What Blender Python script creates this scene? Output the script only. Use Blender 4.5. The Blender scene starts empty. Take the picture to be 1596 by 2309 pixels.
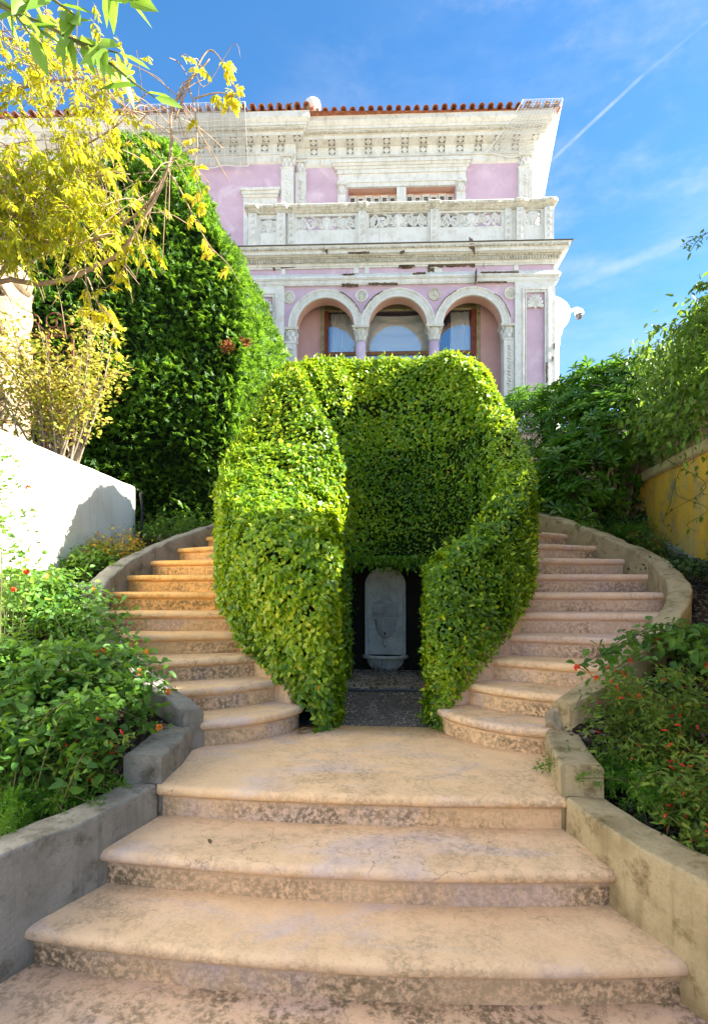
import bpy, bmesh, math, random
import numpy as np
from mathutils import Vector, Matrix, noise as mnoise
R=math.radians; PI=math.pi; sin=math.sin; cos=math.cos
M={}
rng=np.random.default_rng(7); random.seed(7)
SC=bpy.context.scene; COL=SC.collection
F=1283.0; CX=798.0; HY=1320.0; EYE=1.5          # the lens in units of a 1596 x 2309 picture
def P(dx,dy,d): return Vector(((dx-CX)/F*d, d, EYE+(HY-dy)/F*d))
# ---------------------------------------------------------------- objects
def tag(o,label=None,cat=None,group=None,kind=None):
    if label: o['label']=label
    if cat: o['category']=cat
    if group: o['group']=group
    if kind: o['kind']=kind
    return o
def thing(name,label,cat,loc=(0,0,0),rz=0.0,group=None):
    o=bpy.data.objects.new(name,None); COL.objects.link(o)
    o.location=loc; o.rotation_euler=(0,0,rz); o.empty_display_size=.1
    return tag(o,label,cat,group)
def link(name,me,mat,parent=None):
    o=bpy.data.objects.new(name,me); COL.objects.link(o)
    if mat is not None: me.materials.append(mat)
    if parent is not None: o.parent=parent
    return o
class G:
    """collects faces; build() links them as one mesh (vertices minus org)."""
    def __init__(s): s.v=[]; s.f=[]; s.sm=[]
    def add(s,vs,fs,smooth=False):
        b=len(s.v); s.v.extend([tuple(v) for v in vs]); s.f.extend([tuple(b+i for i in f) for f in fs]); s.sm.extend([smooth]*len(fs))
    def box(s,x0,x1,y0,y1,z0,z1):
        s.add([(x0,y0,z0),(x1,y0,z0),(x1,y1,z0),(x0,y1,z0),(x0,y0,z1),(x1,y0,z1),(x1,y1,z1),(x0,y1,z1)],
              [(0,3,2,1),(4,5,6,7),(0,1,5,4),(1,2,6,5),(2,3,7,6),(3,0,4,7)])
    def grid(s,rows,closed_u=False,closed_v=False,smooth=True,cap=False):
        n=len(rows); m=len(rows[0]); b=len(s.v)
        for r in rows: s.v.extend([tuple(p) for p in r])
        for i in range(n if closed_u else n-1):
            for j in range(m if closed_v else m-1):
                i2=(i+1)%n; j2=(j+1)%m
                s.f.append((b+i*m+j,b+i*m+j2,b+i2*m+j2,b+i2*m+j)); s.sm.append(smooth)
        if cap:
            s.f.append(tuple(b+j for j in range(m))); s.sm.append(False)
            s.f.append(tuple(b+(n-1)*m+j for j in reversed(range(m)))); s.sm.append(False)
    def tube(s,pts,rad,n=6,smooth=True):
        pts=[Vector(p) for p in pts]; k=len(pts)
        if k<2: return
        rs=rad if hasattr(rad,'__len__') else [rad]*k
        rows=[]; up=None
        for i,p in enumerate(pts):
            t=(pts[min(i+1,k-1)]-pts[max(i-1,0)])
            t=t.normalized() if t.length>1e-9 else Vector((0,0,1))
            if up is None: up=t.orthogonal().normalized()
            up=up-t*up.dot(t); up=up.normalized() if up.length>1e-6 else t.orthogonal().normalized()
            w=t.cross(up)
            rows.append([p+(up*cos(2*PI*j/n)+w*sin(2*PI*j/n))*rs[i] for j in range(n)])
        s.grid(rows,closed_v=True,smooth=smooth,cap=True)
    def lathe(s,prof,c=(0,0,0),n=20,a0=0,a1=2*PI,sy=1.0,smooth=True):
        full=abs(a1-a0-2*PI)<1e-6; m=n if full else n+1
        rows=[]
        for r,z in prof:
            rows.append([(c[0]+r*cos(a0+(a1-a0)*j/n),c[1]+sy*r*sin(a0+(a1-a0)*j/n),c[2]+z) for j in range(m)])
        s.grid(rows,closed_v=full,smooth=smooth,cap=full)
    def prism(s,poly,y0,y1):
        """poly in (x,z), extruded along y"""
        n=len(poly)
        vs=[(x,y0,z) for x,z in poly]+[(x,y1,z) for x,z in poly]
        fs=[tuple(range(n)),tuple(range(2*n-1,n-1,-1))]+[(i,i+n,(i+1)%n+n,(i+1)%n) for i in range(n)]
        s.add(vs,fs)
    def build(s,name,mat,parent=None,org=(0,0,0),weld=False):
        me=bpy.data.meshes.new(name); o=Vector(org)
        me.from_pydata([(v[0]-o.x,v[1]-o.y,v[2]-o.z) for v in s.v],[],s.f)
        me.polygons.foreach_set('use_smooth',s.sm)
        bm=bmesh.new(); bm.from_mesh(me)
        if weld: bmesh.ops.remove_doubles(bm,verts=bm.verts,dist=1e-5)
        bmesh.ops.recalc_face_normals(bm,faces=bm.faces); bm.to_mesh(me); bm.free()
        return link(name,me,mat,parent)
def nz(p,s=1.0,o=0.0): return mnoise.noise(Vector((p[0]*s+o,p[1]*s+o*.7,p[2]*s-o)))
def lerp(a,b,t): return a+(b-a)*t
def interp(x,xs,ys): return float(np.interp(x,xs,ys))
def curve(pts,n=24):
    """Catmull-Rom through points"""
    pts=[Vector(p) for p in pts]; k=len(pts); out=[]
    if k==2: return [pts[0].lerp(pts[1],i/(n-1)) for i in range(n)]
    for i in range(n):
        u=i/(n-1)*(k-1); a=min(int(u),k-2); t=u-a
        p0=pts[max(a-1,0)]; p1=pts[a]; p2=pts[a+1]; p3=pts[min(a+2,k-1)]
        out.append(.5*((2*p1)+(p2-p0)*t+(2*p0-5*p1+4*p2-p3)*t*t+(3*p1-p0-3*p2+p3)*t**3))
    return out
# ---------------------------------------------------------------- materials
class NT:
    def __init__(s,name):
        s.m=bpy.data.materials.new(name); s.m.use_nodes=True; s.t=s.m.node_tree; s.t.nodes.clear()
        s.out=s.n('ShaderNodeOutputMaterial'); s._c=None
    def n(s,ty,**k):
        x=s.t.nodes.new(ty)
        for a,b in k.items(): setattr(x,a,b)
        return x
    def L(s,a,b): s.t.links.new(a,b)
    def val(s,sock,v):
        if hasattr(v,'is_linked') or isinstance(v,bpy.types.NodeSocket): s.L(v,sock)
        else:
            if isinstance(v,(tuple,list)) and len(v)==3 and sock.type=='RGBA': v=(*v,1)
            sock.default_value=v
    def co(s):
        if s._c is None:
            tc=s.n('ShaderNodeTexCoord'); oi=s.n('ShaderNodeObjectInfo')
            a=s.n('ShaderNodeVectorMath',operation='MULTIPLY_ADD'); s.L(oi.outputs['Random'],a.inputs[0])
            a.inputs[1].default_value=(13,7,5); s.L(tc.outputs['Object'],a.inputs[2]); s._c=a.outputs[0]
        return s._c
    def scaled(s,v):
        a=s.n('ShaderNodeVectorMath',operation='MULTIPLY'); s.L(s.co(),a.inputs[0]); a.inputs[1].default_value=v; return a.outputs[0]
    def noise(s,scale,detail=4,rough=.55,vec=None,dist=0.0):
        x=s.n('ShaderNodeTexNoise'); s.L(vec or s.co(),x.inputs['Vector'])
        x.inputs['Scale'].default_value=scale; x.inputs['Detail'].default_value=detail; x.inputs['Roughness'].default_value=rough; x.inputs['Distortion'].default_value=dist
        return x.outputs['Fac']
    def voro(s,scale,feature='F1',vec=None,out='Distance'):
        x=s.n('ShaderNodeTexVoronoi',feature=feature); s.L(vec or s.co(),x.inputs['Vector']); x.inputs['Scale'].default_value=scale
        return x.outputs[out]
    def ramp(s,fac,stops,mode='LINEAR'):
        x=s.n('ShaderNodeValToRGB'); x.color_ramp.interpolation=mode; e=x.color_ramp.elements
        while len(e)<len(stops): e.new(.5)
        for i,(p,c) in enumerate(stops):
            e[i].position=p; e[i].color=(c,c,c,1) if isinstance(c,(int,float)) else (*c,1)
        s.L(fac,x.inputs[0]); return x.outputs[0]
    def mix(s,fac,a,b,mode='MIX'):
        x=s.n('ShaderNodeMix',data_type='RGBA',blend_type=mode)
        s.val(x.inputs[0],fac); s.val(x.inputs[6],a); s.val(x.inputs[7],b); return x.outputs[2]
    def math(s,op,a,b=0.0,clamp=False):
        x=s.n('ShaderNodeMath',operation=op,use_clamp=clamp); s.val(x.inputs[0],a); s.val(x.inputs[1],b); return x.outputs[0]
    def nrmz(s):
        g=s.n('ShaderNodeNewGeometry'); x=s.n('ShaderNodeSeparateXYZ'); s.L(g.outputs['Normal'],x.inputs[0]); return x.outputs[2]
    def bump(s,h,st=.3,dist=.01):
        b=s.n('ShaderNodeBump'); b.inputs['Strength'].default_value=st; b.inputs['Distance'].default_value=dist; s.L(h,b.inputs['Height']); return b.outputs[0]
    def bsdf(s,col,rough=.7,spec=.3,metal=0.0,normal=None):
        b=s.n('ShaderNodeBsdfPrincipled'); s.val(b.inputs['Base Color'],col); s.val(b.inputs['Roughness'],rough)
        b.inputs['Specular IOR Level'].default_value=spec; b.inputs['Metallic'].default_value=metal
        if normal is not None: s.L(normal,b.inputs['Normal'])
        return b.outputs[0]
    def done(s,sh): s.L(sh,s.out.inputs['Surface']); return s.m

def m_steps(name,base,mid,lil,stain_side=.9,stain_top=.35,cov=0.0):
    t=NT(name)
    c=t.ramp(t.noise(1.7,5,.6),[(.3,base),(.5,mid),(.72,tuple(x*.9 for x in base))])
    lv=t.scaled((1,2.2,1))
    c=t.mix(t.math('MULTIPLY',t.ramp(t.noise(1.3,6,.65,lv,.6),[(.50,0),(.64,1)]),.62),c,lil)
    up=t.ramp(t.nrmz(),[(.2,0),(.75,1)])
    c=t.mix(t.math('MULTIPLY',t.ramp(t.noise(9,4,.6),[(.45,0),(.7,1)]),.35),c,tuple(x*1.12 for x in mid))
    # worn mould and dirt
    n1=t.mix(up,t.ramp(t.noise(8.5,10,.74),[(.40-cov,0),(.52-cov,1)]),t.ramp(t.noise(8.5,10,.74),[(.44-cov*.3,0),(.56-cov*.3,1)])); n2=t.ramp(t.noise(42,6,.72),[(.40,0),(.56,1)])
    big=t.ramp(t.noise(1.1,3,.5),[(.38,0),(.62,1)])
    st=t.math('MULTIPLY',t.math('MULTIPLY',n1,n2),t.math('ADD',t.math('MULTIPLY',big,.85),.30+cov),clamp=True)
    lev=t.mix(up,(stain_side,)*3,(stain_top,)*3)
    c=t.mix(t.math('MULTIPLY',st,lev),c,(.105,.08,.045))
    # grainy pitting
    g=t.ramp(t.noise(90,4,.7),[(.30,0),(.42,1)]); c=t.mix(.45,c,t.mix(g,tuple(x*.45 for x in base),c))
    # hairline cracks
    wv=t.n('ShaderNodeVectorMath',operation='MULTIPLY_ADD'); nn=t.n('ShaderNodeTexNoise'); t.L(t.co(),nn.inputs['Vector']); nn.inputs['Scale'].default_value=5; nn.inputs['Detail'].default_value=5
    t.L(nn.outputs['Color'],wv.inputs[0]); wv.inputs[1].default_value=(.35,.35,.35); t.L(t.co(),wv.inputs[2])
    cr=t.ramp(t.voro(2.6,'DISTANCE_TO_EDGE',wv.outputs[0]),[(.0015,1),(.005,0)])
    cr2=t.ramp(t.voro(9,'DISTANCE_TO_EDGE',wv.outputs[0]),[(.004,1),(.011,0)])
    cm=t.ramp(t.noise(.9,3,.5),[(.45,0),(.55,1)]); cm2=t.ramp(t.noise(2.1,3,.5),[(.54,0),(.6,1)])
    crk=t.math('MAXIMUM',t.math('MULTIPLY',cr,cm),t.math('MULTIPLY',t.math('MULTIPLY',cr2,cm2),.7))
    c=t.mix(t.math('MULTIPLY',crk,.6),c,(.16,.11,.07))
    h=t.math('SUBTRACT',t.math('ADD',t.noise(14,8,.7),t.math('MULTIPLY',t.noise(90,4,.6),.35)),t.math('MULTIPLY',crk,.8))
    h=t.math('SUBTRACT',h,t.math('MULTIPLY',st,.25))
    return t.done(t.bsdf(c,t.ramp(t.noise(8),[(.3,.62),(.7,.9)]),.25,normal=t.bump(h,.45,.012)))
def m_pair(key,name,*cols,cov=.06):
    M[key]=m_steps(name,*cols,.45,.36,.0); M[key+'_riser']=m_steps(name+'_riser',*cols,.85,.3,cov)
def m_plaster(name,base,dark,stain=(.2,.18,.14),amt=.5,scale=1.0,bump=.25,rough=.85,streak=.4,light=None):
    t=NT(name)
    c=t.ramp(t.noise(2.2*scale,6,.62),[(.32,dark),(.55,base)])
    if light is not None: c=t.mix(t.math('MULTIPLY',t.ramp(t.noise(1.1*scale,7,.68,None,.8),[(.50,0),(.60,1)]),.75),c,light)
    s=t.math('MULTIPLY',t.ramp(t.noise(4*scale,9,.7),[(.52,0),(.68,1)]),amt); c=t.mix(s,c,stain)
    v=t.scaled((5,5,.35)); k=t.math('MULTIPLY',t.ramp(t.noise(1.6*scale,6,.65,v),[(.54,0),(.7,1)]),streak); c=t.mix(k,c,tuple(x*.7+y*.1 for x,y in zip(stain,base)))
    c=t.mix(t.math('MULTIPLY',t.ramp(t.noise(70,4,.6),[(.38,1),(.5,0)]),.25),c,dark)
    sp=t.ramp(t.voro(110,'F1',None,'Distance'),[(.12,1),(.3,0)]); c=t.mix(t.math('MULTIPLY',sp,.22*amt),c,stain)
    h=t.math('ADD',t.noise(9*scale,8,.65),t.math('MULTIPLY',t.noise(60,4,.6),.5))
    return t.done(t.bsdf(c,rough,.2,normal=t.bump(h,bump,.015)))
def m_leaf(name,cols,trans=.35,rough=.45,spec=.35,tcol=None,bright=1.0):
    t=NT(name); a=t.n('ShaderNodeAttribute',attribute_name='var')
    k=len(cols); c=t.ramp(a.outputs['Fac'],[(i/(k-1) if k>1 else 0,tuple(x*bright for x in cc)) for i,cc in enumerate(cols)])
    tc=t.mix(.6,c,tcol or tuple(min(1,x*2.2) for x in cols[k//2]),'MIX')
    b=t.bsdf(c,rough,spec); tr=t.n('ShaderNodeBsdfTranslucent'); t.L(tc,tr.inputs[0])
    mx=t.n('ShaderNodeMixShader'); mx.inputs[0].default_value=trans; t.L(b,mx.inputs[1]); t.L(tr.outputs[0],mx.inputs[2])
    return t.done(mx.outputs[0])
def m_simple(name,col,rough=.6,spec=.3,metal=0.0,var=.25,scale=6,bump=.15):
    t=NT(name); c=t.ramp(t.noise(scale,6,.6),[(.3,tuple(x*(1-var) for x in col)),(.65,col)])
    return t.done(t.bsdf(c,rough,spec,metal,t.bump(t.noise(scale*6,5,.6),bump,.006)))
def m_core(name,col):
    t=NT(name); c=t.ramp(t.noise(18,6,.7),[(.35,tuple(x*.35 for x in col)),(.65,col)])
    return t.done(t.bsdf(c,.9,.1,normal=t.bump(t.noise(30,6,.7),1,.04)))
# ---------------------------------------------------------------- leaves
def unit(a): return a/np.maximum(np.linalg.norm(a,axis=-1,keepdims=True),1e-9)
def rand_dirs(n): return unit(rng.normal(size=(n,3)))
class Leaves:
    def __init__(s): s.V=[]; s.A=[]
    def add(s,p,d,nrm,ln,wd,var,fold=.12,droop=.15,ob=0.0):
        """p base (N,3); d direction; nrm facing; ln, wd (N,); ob>0 widest nearer the tip"""
        p=np.asarray(p,float); n=len(p)
        if n==0: return
        d=unit(np.asarray(d,float)); nrm=np.asarray(nrm,float); nrm=unit(nrm-d*np.sum(d*nrm,1,keepdims=True))
        sd=np.cross(d,nrm); ln=np.broadcast_to(np.asarray(ln,float),(n,))[:,None]; wd=np.broadcast_to(np.asarray(wd,float),(n,))[:,None]
        a1,a2=.28+ob*.25,.66+ob*.12; w1,w2=.5-ob*.2,.40+ob*.12
        f1=nrm*wd*fold; dr=nrm*ln*droop
        v=np.stack([p,p+d*ln*a1+sd*wd*w1+f1-dr*.1,p+d*ln*a2+sd*wd*w2+f1-dr*.5,p+d*ln-dr,p+d*ln*a2-sd*wd*w2+f1-dr*.5,p+d*ln*a1-sd*wd*w1+f1-dr*.1],1)
        s.V.append(v.reshape(-1,3)); s.A.append(np.repeat(np.clip(np.broadcast_to(np.asarray(var,float),(n,)),0,1),6))
    def build(s,name,mat,parent=None,org=(0,0,0)):
        V=np.concatenate(s.V)-np.asarray(org,float); A=np.concatenate(s.A); n=len(V)//6
        me=bpy.data.meshes.new(name); me.vertices.add(len(V)); me.vertices.foreach_set('co',V.astype(np.float32).ravel())
        b=(np.arange(n)*6)[:,None]; q=np.concatenate([b+np.array([[0,1,2,3]]),b+np.array([[0,3,4,5]])],1).reshape(-1)
        me.loops.add(len(q)); me.loops.foreach_set('vertex_index',q.astype(np.int32))
        me.polygons.add(n*2); me.polygons.foreach_set('loop_start',(np.arange(n*2)*4).astype(np.int32))
        try: me.polygons.foreach_set('loop_total',np.full(n*2,4,np.int32))
        except Exception: pass
        at=me.attributes.new('var','FLOAT','POINT'); at.data.foreach_set('value',A.astype(np.float32))
        me.update(calc_edges=True); me.validate()
        return link(name,me,mat,parent)
def sines(p,fr,seed,k=6):
    r=np.random.default_rng(seed); o=np.zeros(len(p))
    for i in range(k):
        w=unit(r.normal(size=3))*fr*r.uniform(.6,1.6); o+=np.sin(p@w+r.uniform(0,6.28))
    return o/k**.5
# ================================================================ materials

m_pair('step','aged_peach_render',(.73,.50,.30),(.78,.55,.345),(.60,.50,.52),cov=.03)
m_pair('step_low','aged_lilac_render',(.70,.49,.315),(.76,.545,.36),(.58,.49,.54),cov=.10)
m_pair('step_glow','warm_glow_render',(.78,.42,.13),(.82,.47,.17),(.72,.46,.29),cov=.02)  # warm bounced light painted into the upper left steps
m_pair('step_half_glow','faint_glow_render',(.76,.47,.215),(.80,.51,.26),(.68,.49,.40),cov=.04)  # weaker bounce glow painted in, leading up to the warmest steps
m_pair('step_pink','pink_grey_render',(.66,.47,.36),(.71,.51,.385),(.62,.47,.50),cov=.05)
M['paving']=m_steps('worn_paving',(.64,.455,.33),(.70,.50,.36),(.58,.45,.49),.9,.8,.04)
M['kerb']=m_plaster('weathered_cement',(.30,.285,.26),(.19,.18,.155),(.075,.07,.05),.95,1.8,.7)
M['kerb_warm']=m_plaster('mossy_cement',(.40,.335,.215),(.25,.20,.115),(.12,.085,.03),.95,1.8,.7)
M['rock']=m_plaster('broken_stone',(.40,.34,.24),(.22,.19,.14),(.1,.08,.05),.5,3,.9)
M['rubble']=m_plaster('warm_rubble_stone',(.42,.32,.22),(.26,.19,.12),(.12,.09,.06),.8,4,.9)
M['white_wall']=m_plaster('cream_plaster',(.80,.76,.66),(.74,.68,.55),(.45,.36,.2),.25,.8,.2,streak=.35)
M['ochre_wall']=m_plaster('ochre_limewash',(.78,.47,.055),(.62,.35,.04),(.27,.25,.15),1.0,1.2,.4,streak=.35,light=(.56,.44,.20))
M['cream_wall']=m_plaster('cream_limewash',(.52,.43,.25),(.38,.31,.17),(.20,.17,.09),.85,1.6,.35)
M['stucco']=m_plaster('white_stucco',(.73,.73,.71),(.62,.61,.57),(.38,.32,.22),.42,1.6,.3,streak=.38)
M['stucco_old']=m_plaster('grimy_stucco',(.62,.59,.51),(.44,.40,.32),(.13,.11,.07),.75,2.4,.4,streak=.5)
M['pink']=m_plaster('pink_limewash',(.61,.44,.55),(.54,.38,.49),(.50,.38,.42),.4,.8,.15,streak=.35,light=(.72,.58,.67))
M['warm_bounce']=m_plaster('warm_bounce_limewash',(.68,.42,.33),(.62,.36,.28),(.5,.32,.26),.3,.7,.12)  # reflected orange glow painted onto the arch soffits and window recess
M['rosewall']=m_plaster('rose_limewash',(.64,.40,.40),(.58,.34,.34),(.5,.32,.3),.3,.7,.12)
M['rosette_dark']=m_plaster('dark_field',(.22,.19,.14),(.13,.11,.08),(.06,.05,.04),.6,6,.4)  # rosette field, darker than the stucco around it
M['brick']=m_plaster('exposed_brick',(.17,.115,.075),(.06,.045,.03),(.03,.025,.02),.7,9,.8)
M['tile']=m_plaster('clay_roof_tile',(.36,.13,.075),(.23,.085,.05),(.16,.09,.06),.6,4,.3,light=(.52,.22,.12))
M['marble']=m_plaster('old_marble',(.72,.71,.67),(.54,.54,.50),(.20,.18,.13),.45,3,.15,rough=.5)
M['lead']=m_simple('dark_flashing',(.10,.09,.08))
M['wood_red']=m_plaster('red_brown_timber',(.22,.055,.03),(.11,.03,.02),(.05,.02,.015),.5,5,.15,rough=.45)
M['wood_brown']=m_plaster('brown_timber',(.24,.12,.055),(.14,.07,.035),(.06,.03,.02),.5,5,.15,rough=.5)
M['shutter']=m_simple('pale_grey_paint',(.70,.68,.66),.5,.3,0,.1)
M['blind']=m_simple('olive_blind',(.26,.22,.12),.6,.2,0,.2)
M['curtain']=m_simple('white_curtain',(.86,.86,.86),.9,.1,0,.04)
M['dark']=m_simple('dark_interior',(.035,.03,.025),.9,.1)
M['rust']=m_simple('rusty_iron',(.20,.09,.06),.75,.3,.3,.5,20)
M['black']=m_simple('black_rubber',(.012,.012,.014),.5,.4)
M['hose']=m_simple('blue_grey_hose',(.05,.075,.11),.5,.4)
M['cam']=m_simple('white_enamel',(.80,.80,.80),.35,.5,0,.05)
M['camlens']=m_simple('smoked_dome',(.06,.06,.07),.12,.7,0,.1)
M['bark']=m_plaster('grey_bark',(.30,.24,.18),(.17,.13,.09),(.09,.07,.05),.5,9,.6)
M['twig']=m_simple('pale_twig',(.36,.25,.16),.8,.2,0,.4,20)
M['stem']=m_simple('green_brown_stem',(.12,.13,.05),.7,.2,0,.4,20)
M['flower']=m_leaf('red_petals',[(.55,.03,.015),(.75,.06,.02),(.8,.14,.03)],.2,.5)
M['flower_or']=m_leaf('orange_petals',[(.75,.14,.02),(.85,.25,.03),(.8,.45,.05)],.25,.5)
M['ficus']=m_leaf('creeping_fig_leaves',[(.04,.125,.008),(.11,.25,.010),(.25,.40,.012),(.46,.52,.02)],.36,.38,.5,(.55,.70,.01))
M['yew']=m_leaf('yew_needles',[(.03,.09,.014),(.05,.13,.02),(.10,.22,.03),(.24,.42,.04)],.40,.45,.45,(.38,.66,.03))
M['pitt']=m_leaf('glossy_shrub_leaves',[(.045,.13,.016),(.08,.20,.02),(.14,.28,.025),(.25,.40,.04)],.34,.32,.55,(.18,.40,.03))
M['jasmine']=m_leaf('vine_leaves',[(.04,.11,.015),(.08,.17,.02),(.15,.26,.03),(.26,.36,.04)],.38,.45,.4,(.34,.52,.04))
M['wist']=m_leaf('yellowing_leaflets',[(.16,.25,.012),(.34,.37,.012),(.58,.53,.02),(.74,.64,.035),(.60,.42,.05)],.45,.5,.3,(.82,.74,.03))
M['big']=m_leaf('broad_green_leaves',[(.10,.22,.03),(.17,.31,.04),(.24,.38,.07)],.35,.4,.4,(.36,.58,.05))
M['rose']=m_leaf('rose_leaves',[(.15,.23,.03),(.30,.33,.04),(.46,.40,.07),(.58,.34,.14)],.42,.5,.3,(.62,.55,.08))
M['lant']=m_leaf('lantana_leaves',[(.03,.105,.02),(.055,.15,.025),(.10,.22,.03),(.19,.32,.035)],.34,.5,.35,(.28,.52,.03))
M['cuph']=m_leaf('small_shrub_leaves',[(.04,.10,.018),(.075,.15,.022),(.14,.22,.03),(.22,.28,.04)],.3,.5,.3,(.28,.42,.03))
M['fern']=m_leaf('asparagus_fern',[(.045,.14,.012),(.08,.22,.018),(.15,.33,.025)],.35,.5,.3,(.25,.52,.03))
M['petal_red']=m_simple('red_tube_flowers',(.55,.035,.015),.5,.3,0,.35)
M['rustleaf']=m_leaf('rust_brown_sprigs',[(.12,.035,.015),(.22,.07,.025),(.30,.12,.04)],.2,.7,.2)
M['silver']=m_leaf('silver_leaves',[(.40,.46,.42),(.54,.60,.55),(.66,.70,.64)],.25,.7,.2,(.6,.7,.6))
M['ivy']=m_leaf('dark_ivy',[(.018,.05,.014),(.03,.08,.018),(.06,.13,.025)],.2,.45,.4)
M['mound']=m_leaf('turning_leaves',[(.08,.18,.02),(.18,.27,.03),(.42,.33,.03),(.55,.22,.03)],.35,.5,.3,(.45,.45,.03))
M['litter']=m_leaf('dead_leaves',[(.05,.035,.02),(.10,.065,.035),(.17,.11,.06),(.22,.16,.10)],.1,.8,.2)
M['c_ficus']=m_core('fig_shade_core',(.022,.042,.008)); M['c_yew']=m_core('yew_shade_core',(.016,.035,.011))  # dark shells whose colour holds the shade between the leaves
def soil_mat():
    t=NT('bed_soil')
    c=t.ramp(t.noise(3,6,.7),[(.35,(.018,.013,.009)),(.65,(.042,.031,.021))])
    v=t.voro(38,'F1',None,'Color'); vs=t.n('ShaderNodeSeparateColor'); t.L(v,vs.inputs[0])
    c=t.mix(t.ramp(vs.outputs[0],[(.80,0),(.84,1)]),c,t.ramp(vs.outputs[1],[(.2,(.06,.05,.045)),(.9,(.17,.16,.15))]))
    tc0=t.n('ShaderNodeTexCoord'); sp=t.n('ShaderNodeSeparateXYZ'); t.L(tc0.outputs['Object'],sp.inputs[0])
    far=t.math('LESS_THAN',sp.outputs[1],-1.0)
    far=t.math('MAXIMUM',far,t.math('GREATER_THAN',t.math('ABSOLUTE',sp.outputs[0]),9.0))
    c=t.mix(far,c,t.ramp(t.noise(2,6,.6),[(.35,(.42,.37,.29)),(.65,(.55,.49,.39))]))  # unseen pale ground added to bounce warm light onto villa and stairs
    h=t.math('ADD',t.voro(38),t.noise(12,8,.7))
    return t.done(t.bsdf(c,.9,.15,normal=t.bump(h,.9,.03)))
M['soil']=soil_mat()
def gravel_mat():
    t=NT('grey_gravel'); v=t.voro(75,'F1',None,'Color'); vs=t.n('ShaderNodeSeparateColor'); t.L(v,vs.inputs[0])
    c=t.ramp(vs.outputs[0],[(.1,(.22,.20,.18)),(.5,(.43,.41,.38)),(.95,(.70,.68,.64))])
    c=t.mix(t.ramp(t.noise(3,5,.6),[(.45,0),(.7,.6)]),c,(.08,.06,.04))
    return t.done(t.bsdf(c,.85,.2,normal=t.bump(t.voro(75),1.0,.02)))
M['gravel']=gravel_mat()
def glass_mat():
    t=NT('window_glass'); g=t.n('ShaderNodeBsdfGlossy'); g.inputs['Roughness'].default_value=.01; g.inputs['Color'].default_value=(.9,.95,1,1)
    tr=t.n('ShaderNodeBsdfTransparent'); tr.inputs[0].default_value=(.85,.88,.86,1)
    m=t.n('ShaderNodeMixShader'); m.inputs[0].default_value=.33; t.L(tr.outputs[0],m.inputs[1]); t.L(g.outputs[0],m.inputs[2]); return t.done(m.outputs[0])
M['glass']=glass_mat()
def net_mat(name,col,op):
    t=NT(name); d=t.n('ShaderNodeBsdfDiffuse'); d.inputs[0].default_value=(*col,1); tl=t.n('ShaderNodeBsdfTranslucent'); tl.inputs[0].default_value=(*col,1)
    a=t.n('ShaderNodeMixShader'); a.inputs[0].default_value=.4; t.L(d.outputs[0],a.inputs[1]); t.L(tl.outputs[0],a.inputs[2])
    tr=t.n('ShaderNodeBsdfTransparent'); m=t.n('ShaderNodeMixShader'); m.inputs[0].default_value=op; t.L(tr.outputs[0],m.inputs[1]); t.L(a.outputs[0],m.inputs[2]); return t.done(m.outputs[0])
M['net']=net_mat('white_net_gauze',(.75,.75,.73),.22); M['net_grey']=net_mat('grey_net_gauze',(.45,.45,.44),.26); M['net_dense']=net_mat('dense_white_net',(.85,.84,.8),.88)
M['netline']=m_simple('net_cord',(.75,.74,.70),.8,.2,0,.1)
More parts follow.
